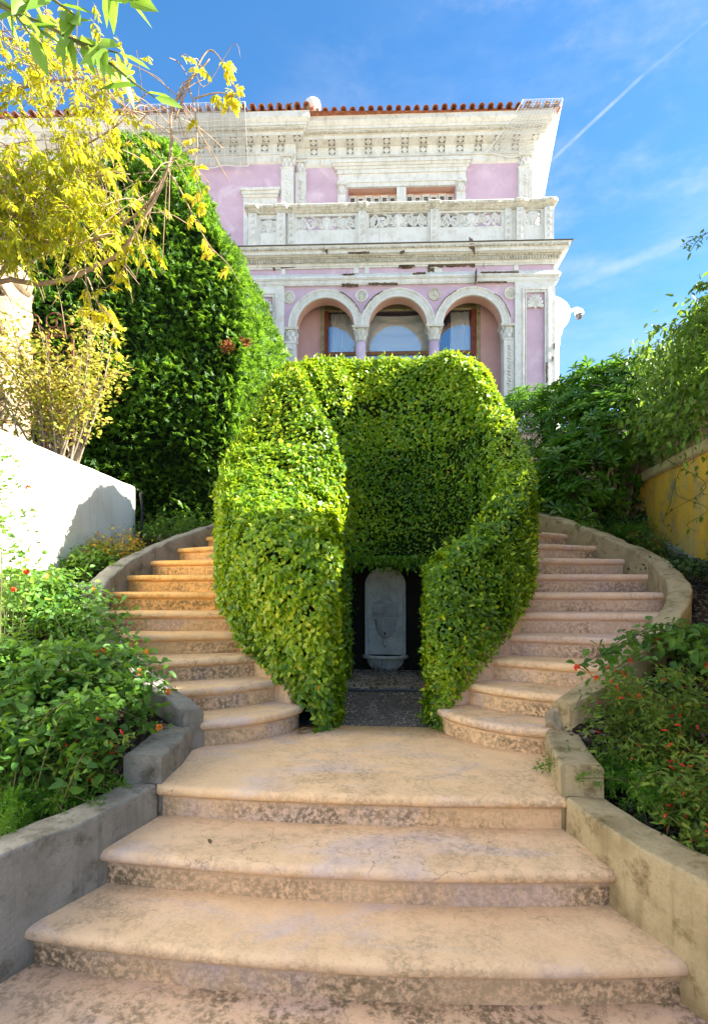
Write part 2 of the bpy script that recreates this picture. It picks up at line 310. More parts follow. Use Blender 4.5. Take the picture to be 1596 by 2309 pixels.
# ================================================================ light, sky, camera
SUN_AZ=-2.5; SUN_EL=32.0                         # degrees: azimuth from +x towards +y
sd=Vector((cos(R(SUN_EL))*cos(R(SUN_AZ)),cos(R(SUN_EL))*sin(R(SUN_AZ)),sin(R(SUN_EL))))
sl=bpy.data.lights.new('sun','SUN'); sl.energy=5.0; sl.angle=R(.53); sl.color=(1,.93,.80)
so=bpy.data.objects.new('sun',sl); COL.objects.link(so); so.rotation_euler=(-sd).to_track_quat('-Z','Y').to_euler(); so.location=sd*60
def make_world():
    w=bpy.data.worlds.new('World'); SC.world=w; w.use_nodes=True; nt=w.node_tree; nt.nodes.clear()
    N=nt.nodes.new; L=nt.links.new
    out=N('ShaderNodeOutputWorld'); bg=N('ShaderNodeBackground'); bg.inputs[1].default_value=.06; L(bg.outputs[0],out.inputs[0])
    sky=N('ShaderNodeTexSky'); sky.sky_type='NISHITA'; sky.sun_disc=False; sky.sun_elevation=R(SUN_EL); sky.sun_rotation=R(90-SUN_AZ)
    sky.altitude=50; sky.air_density=1.0; sky.dust_density=.25; sky.ozone_density=1.6
    tc=N('ShaderNodeTexCoord')
    def mth(op,a,b=0.0,cl=False):
        x=N('ShaderNodeMath'); x.operation=op; x.use_clamp=cl
        for k,v in ((0,a),(1,b)):
            if isinstance(v,bpy.types.NodeSocket): L(v,x.inputs[k])
            else: x.inputs[k].default_value=v
        return x.outputs[0]
    def dot(v):
        x=N('ShaderNodeVectorMath'); x.operation='DOT_PRODUCT'; L(tc.outputs['Generated'],x.inputs[0]); x.inputs[1].default_value=v; return x.outputs['Value']
    def nse(scale,det,rough,sc=(1,1,1)):
        m=N('ShaderNodeVectorMath'); m.operation='MULTIPLY'; L(tc.outputs['Generated'],m.inputs[0]); m.inputs[1].default_value=sc
        x=N('ShaderNodeTexNoise'); x.inputs['Scale'].default_value=scale; x.inputs['Detail'].default_value=det; x.inputs['Roughness'].default_value=rough; L(m.outputs[0],x.inputs['Vector']); return x.outputs['Fac']
    def rng_(x,a,b):
        m=N('ShaderNodeMapRange'); m.interpolation_type='SMOOTHSTEP'; L(x,m.inputs[0]); m.inputs[1].default_value=a; m.inputs[2].default_value=b; return m.outputs[0]
    def d(dx,dy): return Vector(((dx-CX)/F,1,(HY-dy)/F)).normalized()
    def trail(a,b,w,e0,e1,nscale):
        A,B=d(*a),d(*b); n=A.cross(B).normalized(); mid=(A+B).normalized(); along=(B-A).normalized(); half=(B-A).length/2
        ab=mth('ABSOLUTE',dot(n)); core=mth('SUBTRACT',1.0,rng_(ab,w*.15,w)); al=dot(along)
        m1=rng_(al,-half-e0,-half+e0); m2=mth('SUBTRACT',1.0,rng_(al,half-e1,half+e1))
        return mth('MULTIPLY',mth('MULTIPLY',core,mth('MULTIPLY',m1,m2)),rng_(nse(nscale,6,.6),.25,.6))
    t1=trail((1236,368),(1440,178),.0032,.01,.01,14); t2=trail((1430,185),(1640,10),.0028,.01,.05,22); t3=trail((1300,640),(1545,540),.011,.05,.02,14)
    wis=mth('MULTIPLY',rng_(nse(4.2,9,.62,(1.0,1,2.2)),.5,.8),rng_(dot(d(1560,420)),.80,.985))
    low=mth('MULTIPLY',rng_(nse(3.1,8,.65,(1,1,3)),.42,.8),rng_(dot(d(1500,760)),.78,.99))
    f=mth('ADD',mth('ADD',mth('MULTIPLY',t1,.42),mth('MULTIPLY',t2,.08)),mth('ADD',mth('MULTIPLY',t3,.24),mth('ADD',mth('MULTIPLY',wis,.4),mth('MULTIPLY',low,.28))),True)
    hs=N('ShaderNodeHueSaturation'); hs.inputs['Saturation'].default_value=SKY_SAT; hs.inputs['Value'].default_value=1.0; L(sky.outputs[0],hs.inputs['Color'])
    mx=N('ShaderNodeMix'); mx.data_type='RGBA'; L(f,mx.inputs[0]); L(hs.outputs[0],mx.inputs[6]); mx.inputs[7].default_value=CLOUD
    zc=dot(Vector((0,-.10,.995)).normalized())
    fill_mask=mth('MULTIPLY',rng_(zc,.74,.86),rng_(nse(2.6,8,.6,(1.6,1,1)),.28,.52))  # unseen bright cloud bank added overhead to lift the shaded steps
    mc=N('ShaderNodeMix'); mc.data_type='RGBA'; L(fill_mask,mc.inputs[0]); L(mx.outputs[2],mc.inputs[6]); mc.inputs[7].default_value=FILL_CLOUD
    L(mc.outputs[2],bg.inputs[0])
SKY_SAT=1.3; CLOUD=(3.4,3.5,3.6,1); FILL_CLOUD=(4.4,4.3,4.1,1)
make_world()
cd=bpy.data.cameras.new('camera'); cam=bpy.data.objects.new('camera',cd); COL.objects.link(cam); SC.camera=cam
cam.location=(0,0,EYE); cam.rotation_euler=(R(90),0,0)
cd.sensor_fit='VERTICAL'; cd.sensor_height=36; cd.lens=36*F/2309; cd.shift_y=(HY-1154.5)/2309; cd.clip_end=2000; cd.clip_start=.05
vs=SC.view_settings; vs.view_transform='Standard'; vs.look='None'; vs.gamma=1; vs.exposure=2.5
SC.cycles.max_bounces=10; SC.cycles.diffuse_bounces=5; SC.cycles.transparent_max_bounces=12
# ================================================================ stair frame: s to the right, t forward
SA=R(4.8); SX=-.23; TC=5.3                       # TC: centre of the round court
def W(s,t,z=0.0): return Vector((SX+s*cos(SA)+t*sin(SA), -s*sin(SA)+t*cos(SA), z))
def loc_(x,y):
    x=x-SX; return x*cos(SA)-y*sin(SA), x*sin(SA)+y*cos(SA)
def sthing(name,label,cat,s,t,z,group=None): return thing(name,label,cat,W(s,t,z),-SA,group)
WL=[(-3.0,2.6),(.6,1.85),(1.5,1.50),(2.13,1.24),(2.46,1.10),(2.83,1.01),(3.2,1.03),(3.6,1.11)]   # half width along t
def hw(t): return interp(t,[a for a,_ in WL],[b for _,b in WL])
def Lout(th): return .16*(4+(th-33)/10)
def Lin(th): return .16*(4+(th-23)/10.5)
def Rout(th): return interp(th,[20,33,55,77,95,180],[2.03,2.04,2.20,2.41,2.46,2.46])
def pol(r,th,m): return (m*r*sin(R(th)), TC-r*cos(R(th)))
# ---- terrain
HS=dict(soil_t=[-10,2.8,3.6,4.5,5.5,7,8.5,10.5,13,40,300], soil_z=[.36,.36,.52,.92,1.36,1.92,2.3,3.2,5,5,5])
def terrain(x,y):
    s,t=loc_(x,y); r=math.hypot(s,t-TC); th=math.degrees(math.atan2(abs(s),TC-t))
    if (t<4.2 and abs(s)<hw(t)+.10) or (t>=3.3 and r<Rout(th)+.12): return -.12
    z=interp(t,HS['soil_t'],HS['soil_z'])
    if t>3.2:
        e=Lout(min(150,max(th,33)))+.02; k=min(1,max(0,(r-Rout(th)-.1)/1.2)); z=lerp(e,z+.06*min(2,max(0,abs(s)-2.6)),k)
    if x<-3.3 and y<10: z=max(z,lerp(z,2.72,min(1,(-3.3-x)/.3)))
    return z+.03*nz((x,y,0),3)+.015*nz((x,y,3),9)
def make_ground():
    xs=[-300,-120,-50,-25,-14,-9,-7,-6]+[-5.2+.09*i for i in range(116)]+[5.6,6.5,8,11,18,40,120,300]
    ys=[-120,-50,-20,-9,-5,-3,-1.5]+[-.6+.09*i for i in range(112)]+[10,11,12,13,14,15,17,20,26,40,80,200,600]
    g=G(); g.grid([[(x,y,terrain(x,y)) for x in xs] for y in ys])
    o=g.build('ground',M['soil']); tag(o,None,None,None,'structure')
make_ground()
g=G(); rows=[]
for t in np.linspace(-3,2.3,14): rows.append([W(s,t,.004*nz((s,t,0),1.3)) for s in np.linspace(-2.9,2.9,22)])
g.grid(rows); tag(g.build('paved_landing',M['paving']),None,None,None,'structure')
g=G(); rows=[]
for r in np.linspace(.02,1.3,12): rows.append([W(*pol(r,a,1),.468+.006*nz((r,a,0),.9)) for a in np.linspace(0,360,48,endpoint=False)])
g.grid(rows,closed_v=True)
g.grid([[W(s,t,.464+.006*nz((s,t,0),5)) for s in np.linspace(-.75,.75,12)] for t in np.linspace(4.05,7.1,30)])
tag(g.build('gravel_path',M['gravel']),None,None,None,'structure')
# ---- steps
def normals2(fr,bk):
    out=[]; n=len(fr)
    for i in range(n):
        a=Vector(fr[max(i-1,0)]); b=Vector(fr[min(i+1,n-1)]); t=(b-a).normalized(); q=Vector((t.y,-t.x))
        if q.dot(Vector(fr[n//2])-Vector(bk[n//2]))<0: q=-q
        out.append(q)
    return out
def step(parent,org,fr,bk,zt,zb,mat,seed,nose=.036,chip=.006):
    nn=normals2(fr,bk); n=len(fr); h=.062
    g=G(); rows=[]
    arc=[(-.012,0),(.008,-.0015),(.024,-.007),(.033,-.017),(.036,-.030),(.033,-.042),(.022,-.051),(.006,-.056),(0,-h)]
    for i in range(n):
        f=Vector(fr[i]); b=Vector(bk[i]); q=nn[i]; r=[]
        for k in (1.0,.75,.5,.3,.15,.06):
            p=f.lerp(b,k); r.append((p.x,p.y,zt+.0035*nz((p.x,p.y,zt),2.2,seed)))
        for o,dz in arc:
            c=chip*(nz((f.x*1.0,f.y,zt+dz*4),4,seed)+.6*min(0,nz((f.x,f.y,zt),9,seed)))
            p=f+q*(o*nose/.036+c); r.append((p.x,p.y,zt+dz+.5*c))
        r.append((b.x,b.y,zt-h)); rows.append(r)
    g.grid(rows,closed_v=True,cap=True)
    o=g.build('step',M[mat],parent,org)
    g=G(); rows=[]
    for i in range(n):
        f=Vector(fr[i]); b=Vector(bk[i]); q=nn[i]; r=[]
        for k in range(5):
            z=lerp(zt-h,zb,k/4); c=.004*nz((f.x,f.y,z),3,seed)+.002*nz((f.x,f.y,z),14,seed); p=f+q*(c-.002); r.append((p.x,p.y,z))
        p=f+(b-f)*.4; r+=[(p.x,p.y,zb),(p.x,p.y,zt-h-.002)]; rows.append(r)
    g.grid(rows,closed_v=True,cap=True)
    g.build('riser',M[mat+'_riser'],o,org)
    return o
def arcline(w,t,sag,n=34,xs=1.0): return [(s*w*xs, t-sag*(1-(s)**2)) for s in np.linspace(-1,1,n)]
st=sthing('entrance_steps','three wide shallow bowed stone steps rising to the landing in the foreground','steps',0,2.1,0)
org=(0,2.1,0)
step(st,org,arcline(1.27,2.165,.10),arcline(1.22,2.75,.06),.16,-.03,'step_low',1)
step(st,org,arcline(1.13,2.485,.075),arcline(1.13,3.1,.06),.32,.13,'step_low',2)
step(st,org,arcline(1.06,2.86,.05),arcline(1.06,4.14,.0,xs=1.22),.48,.29,'step',3)
def flight(m,label,mats):
    org=(*pol(1.9,60,m),.48); st=sthing('curved_staircase',label,'staircase',*org[:2],org[2],'twin curved staircases')
    for i in range(4,17):
        k=i-4; ti,to=23+10.5*k,33+10*k
        bul=[.15,.11,.07,.045,.03][min(k,4)]*(1 if k<8 else .5)
        def line(ti,to,bul,r0=1.24):
            a=Vector(pol(r0,ti,m)); b=Vector(pol(Rout(to)+.06,to,m)); d=(b-a); q=Vector((d.y,-d.x)).normalized()
            if q.dot(Vector((0,-1)) if k<6 else Vector((m*.3,-1)))<0: q=-q
            if k>=6:
                q0=Vector(pol(1.9,to-12,m))-a.lerp(b,.5); q=q if q.dot(q0)>0 else -q
            out=[]
            for u in np.linspace(0,1,22):
                w=bul*(4*u*(1-u))**.7; p=a.lerp(b,u)+q*w; out.append((p.x,p.y))
            return out
        step(st,org,line(ti,to,bul,1.25 if k else 1.30),line(ti+15,to+15,0),.16*i,.46 if k==0 else .16*(i-1)-.02,mats(i),10+i+50*(m>0),nose=.032)
    return st
EL=flight(-1,'left curved stone staircase with a painted warm glow beside the clipped fig hedge',lambda i: 'step' if i<7 else ('step_half_glow' if i<9 else 'step_glow'))
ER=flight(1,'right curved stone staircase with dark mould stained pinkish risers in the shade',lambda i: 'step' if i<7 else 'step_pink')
# ---- kerbs
def wall_strip(g,pts,th,z0,z1,side,rough=.006,seed=0,bev=.014,rtop=.0):
    """pts: inner face polyline (s,t); side=+1 puts the thickness to the right of travel"""
    n=len(pts); rows=[]
    for i in range(n):
        a=Vector(pts[max(i-1,0)]); b=Vector(pts[min(i+1,n-1)]); t=(b-a).normalized(); q=Vector((t.y,-t.x))*side
        p=Vector(pts[i]); zz0=z0[i] if hasattr(z0,'__len__') else z0; zz1=z1[i] if hasattr(z1,'__len__') else z1
        r=[]
        prof=[(0,zz0)]+[(0,lerp(zz0,zz1-bev,k)) for k in (.4,.7,.88)]+[(0,zz1-bev),(bev*.35,zz1-bev*.3),(bev,zz1),(th*.35,zz1),(th*.65,zz1),(th-bev,zz1),(th-bev*.35,zz1-bev*.3),(th,zz1-bev),(th,lerp(zz0,zz1,.6)),(th,zz0)]
        for o,z in prof:
            e=(p.x+q.x*o,p.y+q.y*o,z); c=rough*(nz(e,5,seed)+.5*nz(e,17,seed)); up=rtop*nz(e,7,seed+3) if z>zz1-bev*1.5 else 0
            r.append((p.x+q.x*(o+c*(1 if o<th*.5 else -1)),p.y+q.y*(o+c*(1 if o<th*.5 else -1)),z+c+up))
        rows.append(r)
    g.grid(rows,closed_v=True,cap=True,smooth=True)
# convert to single meshes: a kerb is one mesh
def kerb(label,build,org,mat):
    g=G(); build(g); o=g.build('garden_kerb',mat,None,org); o.location=W(*org); o.rotation_euler=(0,0,-SA)
    ms=o.modifiers.new('edge','WEIGHTED_NORMAL'); ms.keep_sharp=False
    return tag(o,label,'kerb','low cement kerbs along the stairs')
def densify(pts,n): return [(p.x,p.y) for p in curve([(a,b,0) for a,b in pts],n)]
for m,mat in ((-1,'kerb'),(1,'kerb_warm')):
    lr='left' if m<0 else 'right'
    ptA=[(m*s,t) for t,s in WL if t<=2.83]
    kerb('long grey cracked cement kerb beside the fern at lower left' if m<0 else 'long ochre stained cement kerb under the red flowered bush at lower right',
         lambda g: wall_strip(g,densify(ptA,60),.185,-.1,.482,m,.007,3*m+5,rtop=.006),(m*1.3,2.0,0),M[mat])
    ptB=[(m*(1.0-.004),2.845),(m*1.015,3.1),(m*1.06,3.4),(m*1.12,3.66)]
    kerb('short blunt ended grey cement kerb block beside the landing' if m<0 else 'short curved mossy cement kerb beside the landing below broken rocks',
         lambda g: wall_strip(g,densify(ptB,24),.20,.30,[.632-.0*i for i in range(24)],m,.009,7*m+9,.018,.008),(m*1.1,3.2,.3),M[mat])
    ths=np.linspace(30 if m<0 else 34,152,70)
    ptC=[pol(Rout(t),t,m) for t in ths]
    zC=[Lout(t)+.125+(.02 if m>0 else 0) for t in ths]
    def bc(g,ptC=ptC,zC=zC,m=m):
        wall_strip(g,ptC,.165,[z-.55 for z in zC],zC,m,.012,11*m+15,.02,.016 if m<0 else .03)
    kerb('curving pale cement kerb climbing outside the left staircase' if m<0 else 'curving rough stone topped kerb climbing outside the right staircase',bc,(m*2.4,5.2,.9),M[mat])
    # low inner kerb under the hedge belongs to the staircase
    e=EL if m<0 else ER; og=(*pol(1.9,60,m),.48)
    g=G(); th2=np.linspace(26,150,50); wall_strip(g,[pol(1.315,t,m) for t in th2],.10,[Lin(t)-.5 for t in th2],[Lin(t)+.10 for t in th2],-m,.006,31+m,.012)
    g.build('inner_kerb',M['step_pink'] if m>0 else M['step'],e,og)
def rock(c,sz,seed,name='broken_rock',label='',mat='rock'):
    bm=bmesh.new(); bmesh.ops.create_icosphere(bm,subdivisions=3,radius=1)
    r=random.Random(seed); cuts=[(Vector((r.uniform(-1,1),r.uniform(-1,1),r.uniform(-1,1))).normalized(),r.uniform(.55,.85)) for _ in range(9)]
    for v in bm.verts:
        for n,d in cuts:
            k=v.co.dot(n)-d
            if k>0: v.co-=n*k
        v.co*=1+.12*nz(v.co,2.5,seed); v.co=Vector((v.co.x*sz[0],v.co.y*sz[1],v.co.z*sz[2]))
    me=bpy.data.meshes.new(name); bm.to_mesh(me); bm.free(); o=link(name,me,M[mat]); o.location=c; o.rotation_euler=(r.uniform(-.3,.3),r.uniform(-.3,.3),r.uniform(0,6))
    return tag(o,label,'rock','broken rocks at the kerb end')
rock(P(1258,1632,3.46),(.085,.09,.10),3,label='yellowish broken rock at the lower end of the right kerb')
rock(P(1290,1622,3.55),(.075,.09,.075),8,label='grey jagged rock lodged behind the yellowish broken rock')
# ---- fountain in the niche
def make_fountain():
    org=(.03,6.95,.46)
    f=sthing('wall_fountain','arched pale marble wall fountain with carved urn in the dark hedge niche','fountain',*org)
    s0=.03; t0=6.95
    def A(x,y): # fountain picture crop -> (s,z)
        return s0+(x-667)/5.371/1.0827*.00538, 1.5+(1320-(1350+y/5.371)/1.0827)*.00538
    L_,zb=A(400,1335); Rr,_=A(935,1335); _,ztop=A(0,180); w=(Rr-L_)/2; cx=(L_+Rr)/2; zs=ztop-w*.92
    def arch(w_,top,zb_): return [(cx-w_,zb_)]+[(cx-w_*cos(a),zs+(top-zs)*sin(a)) for a in np.linspace(0,PI,26)]+[(cx+w_,zb_)]
    g=G(); g.prism(arch(w-.02,ztop-.02,zb),t0+.005,t0+.06); g.build('back_panel',M['marble'],f,org)
    g=G(); o1=arch(w,ztop,zb); i1=arch(w-.034,ztop-.034,zb); rows=[]
    for (a,b) in zip(o1,i1): rows.append([(a[0],t0+.06,a[1]),(a[0],t0-.05,a[1]),(b[0]*.6+a[0]*.4,t0-.058,b[1]*.6+a[1]*.4),(b[0],t0-.045,b[1]),(b[0],t0+.006,b[1])])
    g.grid(rows); g.build('raised_border',M['marble'],f,org)
    def relief(name,prof,depth,y=0.0,flute=0,par=f):
        g=G(); rows=[]
        for hw_,z in prof:
            r=[]
            for j in range(33):
                a=PI*j/32; k=1-(.10*(.5+.5*cos(flute*a))*1.0 if flute else 0); r.append((cx-hw_*cos(a),t0+.004-depth*(hw_/prof_max)*sin(a)*k-y,z))
            rows.append(r)
        g.grid(rows); return g.build(name,M['marble'],par,org)
    sc=1/5.371/1.0827*.00538; Z=lambda y:A(0,y)[1]
    prof=[(4*sc,Z(365)),(26*sc,Z(380)),(33*sc,Z(430)),(33*sc,Z(490)),(40*sc,Z(540)),(62*sc,Z(590)),(95*sc,Z(625)),(150*sc,Z(650)),(158*sc,Z(662))]; prof_max=158*sc
    relief('flame_finial',prof,.05)
    g=G()
    a=A(500,0)[0]; b=A(838,0)[0]
    g.box(a-.004,b+.004,t0-.035,t0+.006,Z(690),Z(668)); g.box(a,b,t0-.026,t0+.006,Z(828),Z(692)); 
    for j in range(27):
        x=lerp(a+.006,b-.006,j/26); g.tube([(x,t0-.027,Z(708)),(x,t0-.027,Z(815))],.0046,6)
    g.box(a-.008,b+.008,t0-.045,t0+.006,Z(862),Z(840)); g.build('fluted_frieze',M['marble'],f,org)
    prof=[(152*sc,Z(864)),(140*sc,Z(900)),(132*sc,Z(960)),(115*sc,Z(1020)),(85*sc,Z(1075)),(50*sc,Z(1110)),(15*sc,Z(1118))]; prof_max=152*sc
    bo=relief('urn',prof,.10,0,18)
    g=G(); x,z=A(663,1050); g.tube([(x,t0-.075,z),(x,t0-.10,z)],[.017,.012],12); g.build('spout',M['lead'],bo,org)
    # vine pattern on the urn
    g=G()
    for k in range(8):
        x0=lerp(-.8,.8,k/7); pts=[]
        for q in range(9):
            u=q/8; hwd=lerp(148,105,u)*sc; an=math.acos(max(-1,min(1,x0+.13*sin(u*9+k)))); pts.append((cx+hwd*cos(an),t0-.004-.10*hwd/(152*sc)*sin(an),lerp(Z(872),Z(1035),u)))
        g.tube(curve(pts,18),.0038,5)
    g.build('vine_carving',M['marble'],bo,org)
    g=G(); g.lathe([(.004,Z(1238)-.0),(.02,Z(1225)),(.0265,Z(1195)),(.025,Z(1165)),(.016,Z(1135)),(.004,Z(1125))],(A(665,0)[0],t0-.01,0),18)
    zc=Z(1182)
    for k in range(60):
        u=(k+.5)/60; zz=lerp(Z(1228),Z(1140),u); rr=.026*math.sqrt(max(.05,1-((zz-zc)/.034)**2)); an=k*2.399; 
        if sin(an)<.2: g.lathe([(.0005,.006),(.0055,0),(.0005,-.006)],(A(665,0)[0]+rr*cos(an),t0-.01+rr*sin(an),zz),6)
    g.build('pine_cone',M['marble'],f,org)
    g=G(); zr=Z(1335); zr2=Z(1392); prof=[(w+.012,zr-.002),(w+.03,zr-.012),(w+.034,zr-.03),(w+.02,zr2+.004),(w-.02,zr2),(w-.03,zr2)]
    rows=[]
    for r_,z in prof: rows.append([(cx-r_*cos(PI*j/32),t0+.03-.62*r_*sin(PI*j/32),z) for j in range(33)])
    rows.insert(0,[(cx-(w*.8)*cos(PI*j/32),t0+.03-.62*w*.8*sin(PI*j/32),zr-.01) for j in range(33)])
    rows.insert(0,[(cx-(w*.75)*cos(PI*j/32),t0+.03-.62*w*.75*sin(PI*j/32),zr2+.0) for j in range(33)])
    g.grid(rows); bs=g.build('basin',M['marble'],f,org)
    g=G(); rows=[]
    for q in range(12):
        u=q/11; z=lerp(zr2+.002,.44,u); r_=(w-.03)*(1-.55*u**2.2)
        rows.append([(cx-(r_*(1+.045*cos(26*(PI*j/96)+u*4)))*cos(PI*j/96),t0+.03-.62*(r_*(1+.045*cos(26*(PI*j/96)+u*4)))*sin(PI*j/96),z) for j in range(97)])
    g.grid(rows); g.build('gadrooned_bowl',M['marble'],bs,org)
make_fountain()
# niche masonry behind the hedge
org=(.05,7.05,.3); nm=sthing('garden_niche','dark masonry niche recessed under the clipped hedge around the marble fountain','niche',*org)
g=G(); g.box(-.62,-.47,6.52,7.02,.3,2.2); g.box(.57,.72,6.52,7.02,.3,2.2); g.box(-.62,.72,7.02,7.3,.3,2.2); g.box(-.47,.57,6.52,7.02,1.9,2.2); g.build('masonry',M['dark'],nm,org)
# hoses and pipe
g=G(); g.tube(curve([W(-.42,5.55,.485),W(-.1,5.52,.484),W(.25,5.56,.484),W(.55,5.53,.486),W(.8,5.6,.49)],30),.014,8)
tag(g.build('garden_hose',M['hose']),'blue grey hose lying across the gravel before the fountain','hose')
g=G(); g.tube(curve([P(424,1238,6.55),P(440,1243,6.5),P(470,1249,6.46),P(508,1252,6.42),P(540,1249,6.4)],20),.016,8)
tag(g.build('garden_hose',M['black']),'thin black hose draped over a high step of the left staircase','hose')
g=G(); g.tube(curve([P(318,1110,7.3),P(321,1150,7.3),P(319,1215,7.3)],12),.018,8)
tag(g.build('drain_pipe',M['black']),'thin black pipe standing at the end of the white plaster wall','pipe')
# ================================================================ villa: u right, v back, z up; facade turned 2 degrees
VA=R(2.0); VD=15.0; VO=(0,0,5.0)
VI=thing('villa','pink and white arcaded villa with a peeling cornice and clay tiled roof above the hedge','villa',(0,VD,5.0),-VA)
def VW(u,v,z): return Vector((u*cos(VA)+v*sin(VA),VD-u*sin(VA)+v*cos(VA),z))
def UZ(dx,dy,v):
    k=(dx-CX)/F; u=(k*(VD+v*cos(VA))-v*sin(VA))/(cos(VA)+k*sin(VA)); y=VD-u*sin(VA)+v*cos(VA); return u,EYE+(HY-dy)/F*y
def crop(ox,oy,sc): return lambda x,y,v: UZ((ox+x/sc)/1.0827,(oy+y/sc)/1.0827,v)
V1=crop(560,640,3.627); V2=crop(980,640,3.4696); V3=crop(560,460,3.627); V4=crop(960,460,3.4696); V5=crop(360,230,3.192); V6=crop(860,230,2.9556)
def vb(g,name,mat,par=None,weld=False): return g.build(name,M[mat],par or VI,VO,weld)
uL=UZ(553,700,0)[0]; uR=UZ(1249,700,0)[0]
BV=1.5; WV=1.32                                     # upper storey and its left wing stand back
def zprof(l,dx): return [(p,UZ(dx,dy,bv-p)[1]) for p,dy,bv in l]
def sweep(g,prof,u0,u1,v0,vb_,ret=True):
    """mouldings: profile of (projection, z) run along the front at v0 with returns to vb_"""
    rows=[]
    for p,z in prof:
        r=[(u0-p,vb_,z)] if ret else []
        r+=[(u0-(p if ret else 0),v0-p,z)]
        for q in np.linspace(0,1,26)[1:-1]: r.append((lerp(u0-(p if ret else 0),u1+p,q),v0-p,z))
        r+=[(u1+p,v0-p,z),(u1+p,vb_,z)]
        rows.append(r)
    g.grid(rows,smooth=False)
def piece(name,mat,fn,par=None):
    g=G(); fn(g); return vb(g,name,mat,par)
def jag(g,c0,c1,v,n,seed,hh=.05,depth=.012):
    """irregular broken plaster patches set a little proud"""
    r=random.Random(seed)
    (u0,z0),(u1,z1)=c0,c1
    pts=[]; 
    for i in range(n+1):
        t=i/n; pts.append((lerp(u0,u1,t),lerp(z0,z1,t)))
    top=[(u,z+hh*r.uniform(.15,.6)) for u,z in pts]; bot=[(u,z-hh*r.uniform(.15,.6)) for u,z in reversed(pts)]
    g.prism(top+bot,v-depth,v+.02)
# --- loggia mouldings
lc=[(.34,546,0),(.35,553.4,0),(.33,557,0),(.30,566,0),(.285,567,0),(.28,573,0),(.24,574,0),(.19,579,0),(.16,580,0),(.15,586,0),(.13,586.5,0),(.125,594.5,0),(.10,595,0),(.085,601,0),(.06,602,0),(.06,606,0),(.02,606.5,0),(.02,619.5,0),(.06,620,0),(.13,624,0),(.14,628,0),(.12,630,0),(.10,633,0),(.095,640,0),(.085,641,0),(.075,644,0)]
prof=zprof(lc,695)
ztop=UZ(695,553.4,-.35)[1]; prof[0]=(.35,ztop+.02); zbot=prof[-1][1]
g=G(); prof2=[(0.0,ztop+.02)]+prof+[(0.0,zbot)]; sweep(g,prof2,uL,uR,0,BV+.2); vb(g,'cornice','stucco')
g=G(); sweep(g,[(-.3,ztop+.028),(.36,ztop+.03),(.368,ztop+.024),(.366,ztop+.0),(.352,ztop-.004)],uL,uR,0,BV+.2); 
g.box(uL,uR,.0,BV+.3,ztop-.1,ztop+.026); vb(g,'roof_flashing','lead')
zdt,zdb=zprof([(0,586.8,0)],695)[0][1],zprof([(0,594,0)],695)[0][1]
def rowcubes(name,u0,u1,v,z0,z1,n,dep,mat,fill=.6,par=None):
    g=G(); w=(u1-u0)/n
    for i in range(n):
        a=u0+i*w; g.box(a,a+w*fill,v-dep,v+.01,z0,z1); g.box(a+w*fill,a+w,v-.003,v+.01,z0,z1)
    return vb(g,name,mat,par,True)
rowcubes('dentil_course',uL-.1,uR+.1,-.128,prof[11][1]+.006,prof[10][1]-.004,118,.035,'stucco_old')
def beads(name,u0,u1,v,z,r,n,mat,par=None,sy=1.0):
    g=G(); w=(u1-u0)/n
    pts=[];rs=[]
    for i in range(n):
        for k in (0,.22,.5,.78): pts.append((u0+(i+k)*w,v,z)); rs.append(r*(.35,.85,1.0,.85)[(0,.22,.5,.78).index(k)])
    g.tube(pts,rs,6)
    return vb(g,name,mat,par)
beads('egg_moulding',uL-.15,uR+.15,-.168,(prof[8][1]+prof[9][1])/2,.030,104,'stucco_old')
beads('leaf_moulding',uL-.3,uR+.3,-.322,(prof[2][1]+prof[3][1])/2,.036,80,'stucco_old')
beads('bead_moulding',uL-.1,uR+.1,-.115,(prof[21][1]+prof[22][1])/2,.015,150,'stucco')
# frieze panels, pink
g=G(); zf0,zf1=prof[17][1],prof[16][1]
for a,b in ((V3(172,0,0)[0],V3(458,0,0)[0]),(V3(502,0,0)[0],V3(1098,0,0)[0]),(V3(1146,0,0)[0],V3(1192,0,0)[0]),(V3(1238,0,0)[0],V4(285,0,0)[0]),(V4(412,0,0)[0],V4(1012,0,0)[0]),(V4(1058,0,0)[0],V4(1345,0,0)[0])):
    piece('frieze_panel','pink',lambda g:g.box(a,b,-.024,.01,zf0+.012,zf1-.012))
for a,b in ((uL,V3(168,0,0)[0]),(V3(462,0,0)[0],V3(498,0,0)[0]),(V3(1103,0,0)[0],V3(1141,0,0)[0]),(V3(1196,0,0)[0],V3(1233,0,0)[0]),(V4(1017,0,0)[0],V4(1052,0,0)[0]),(V4(1350,0,0)[0],uR)):
    piece('frieze_block','stucco',lambda g:g.box(a,b,-.052,.01,zf0-.002,zf1+.002))
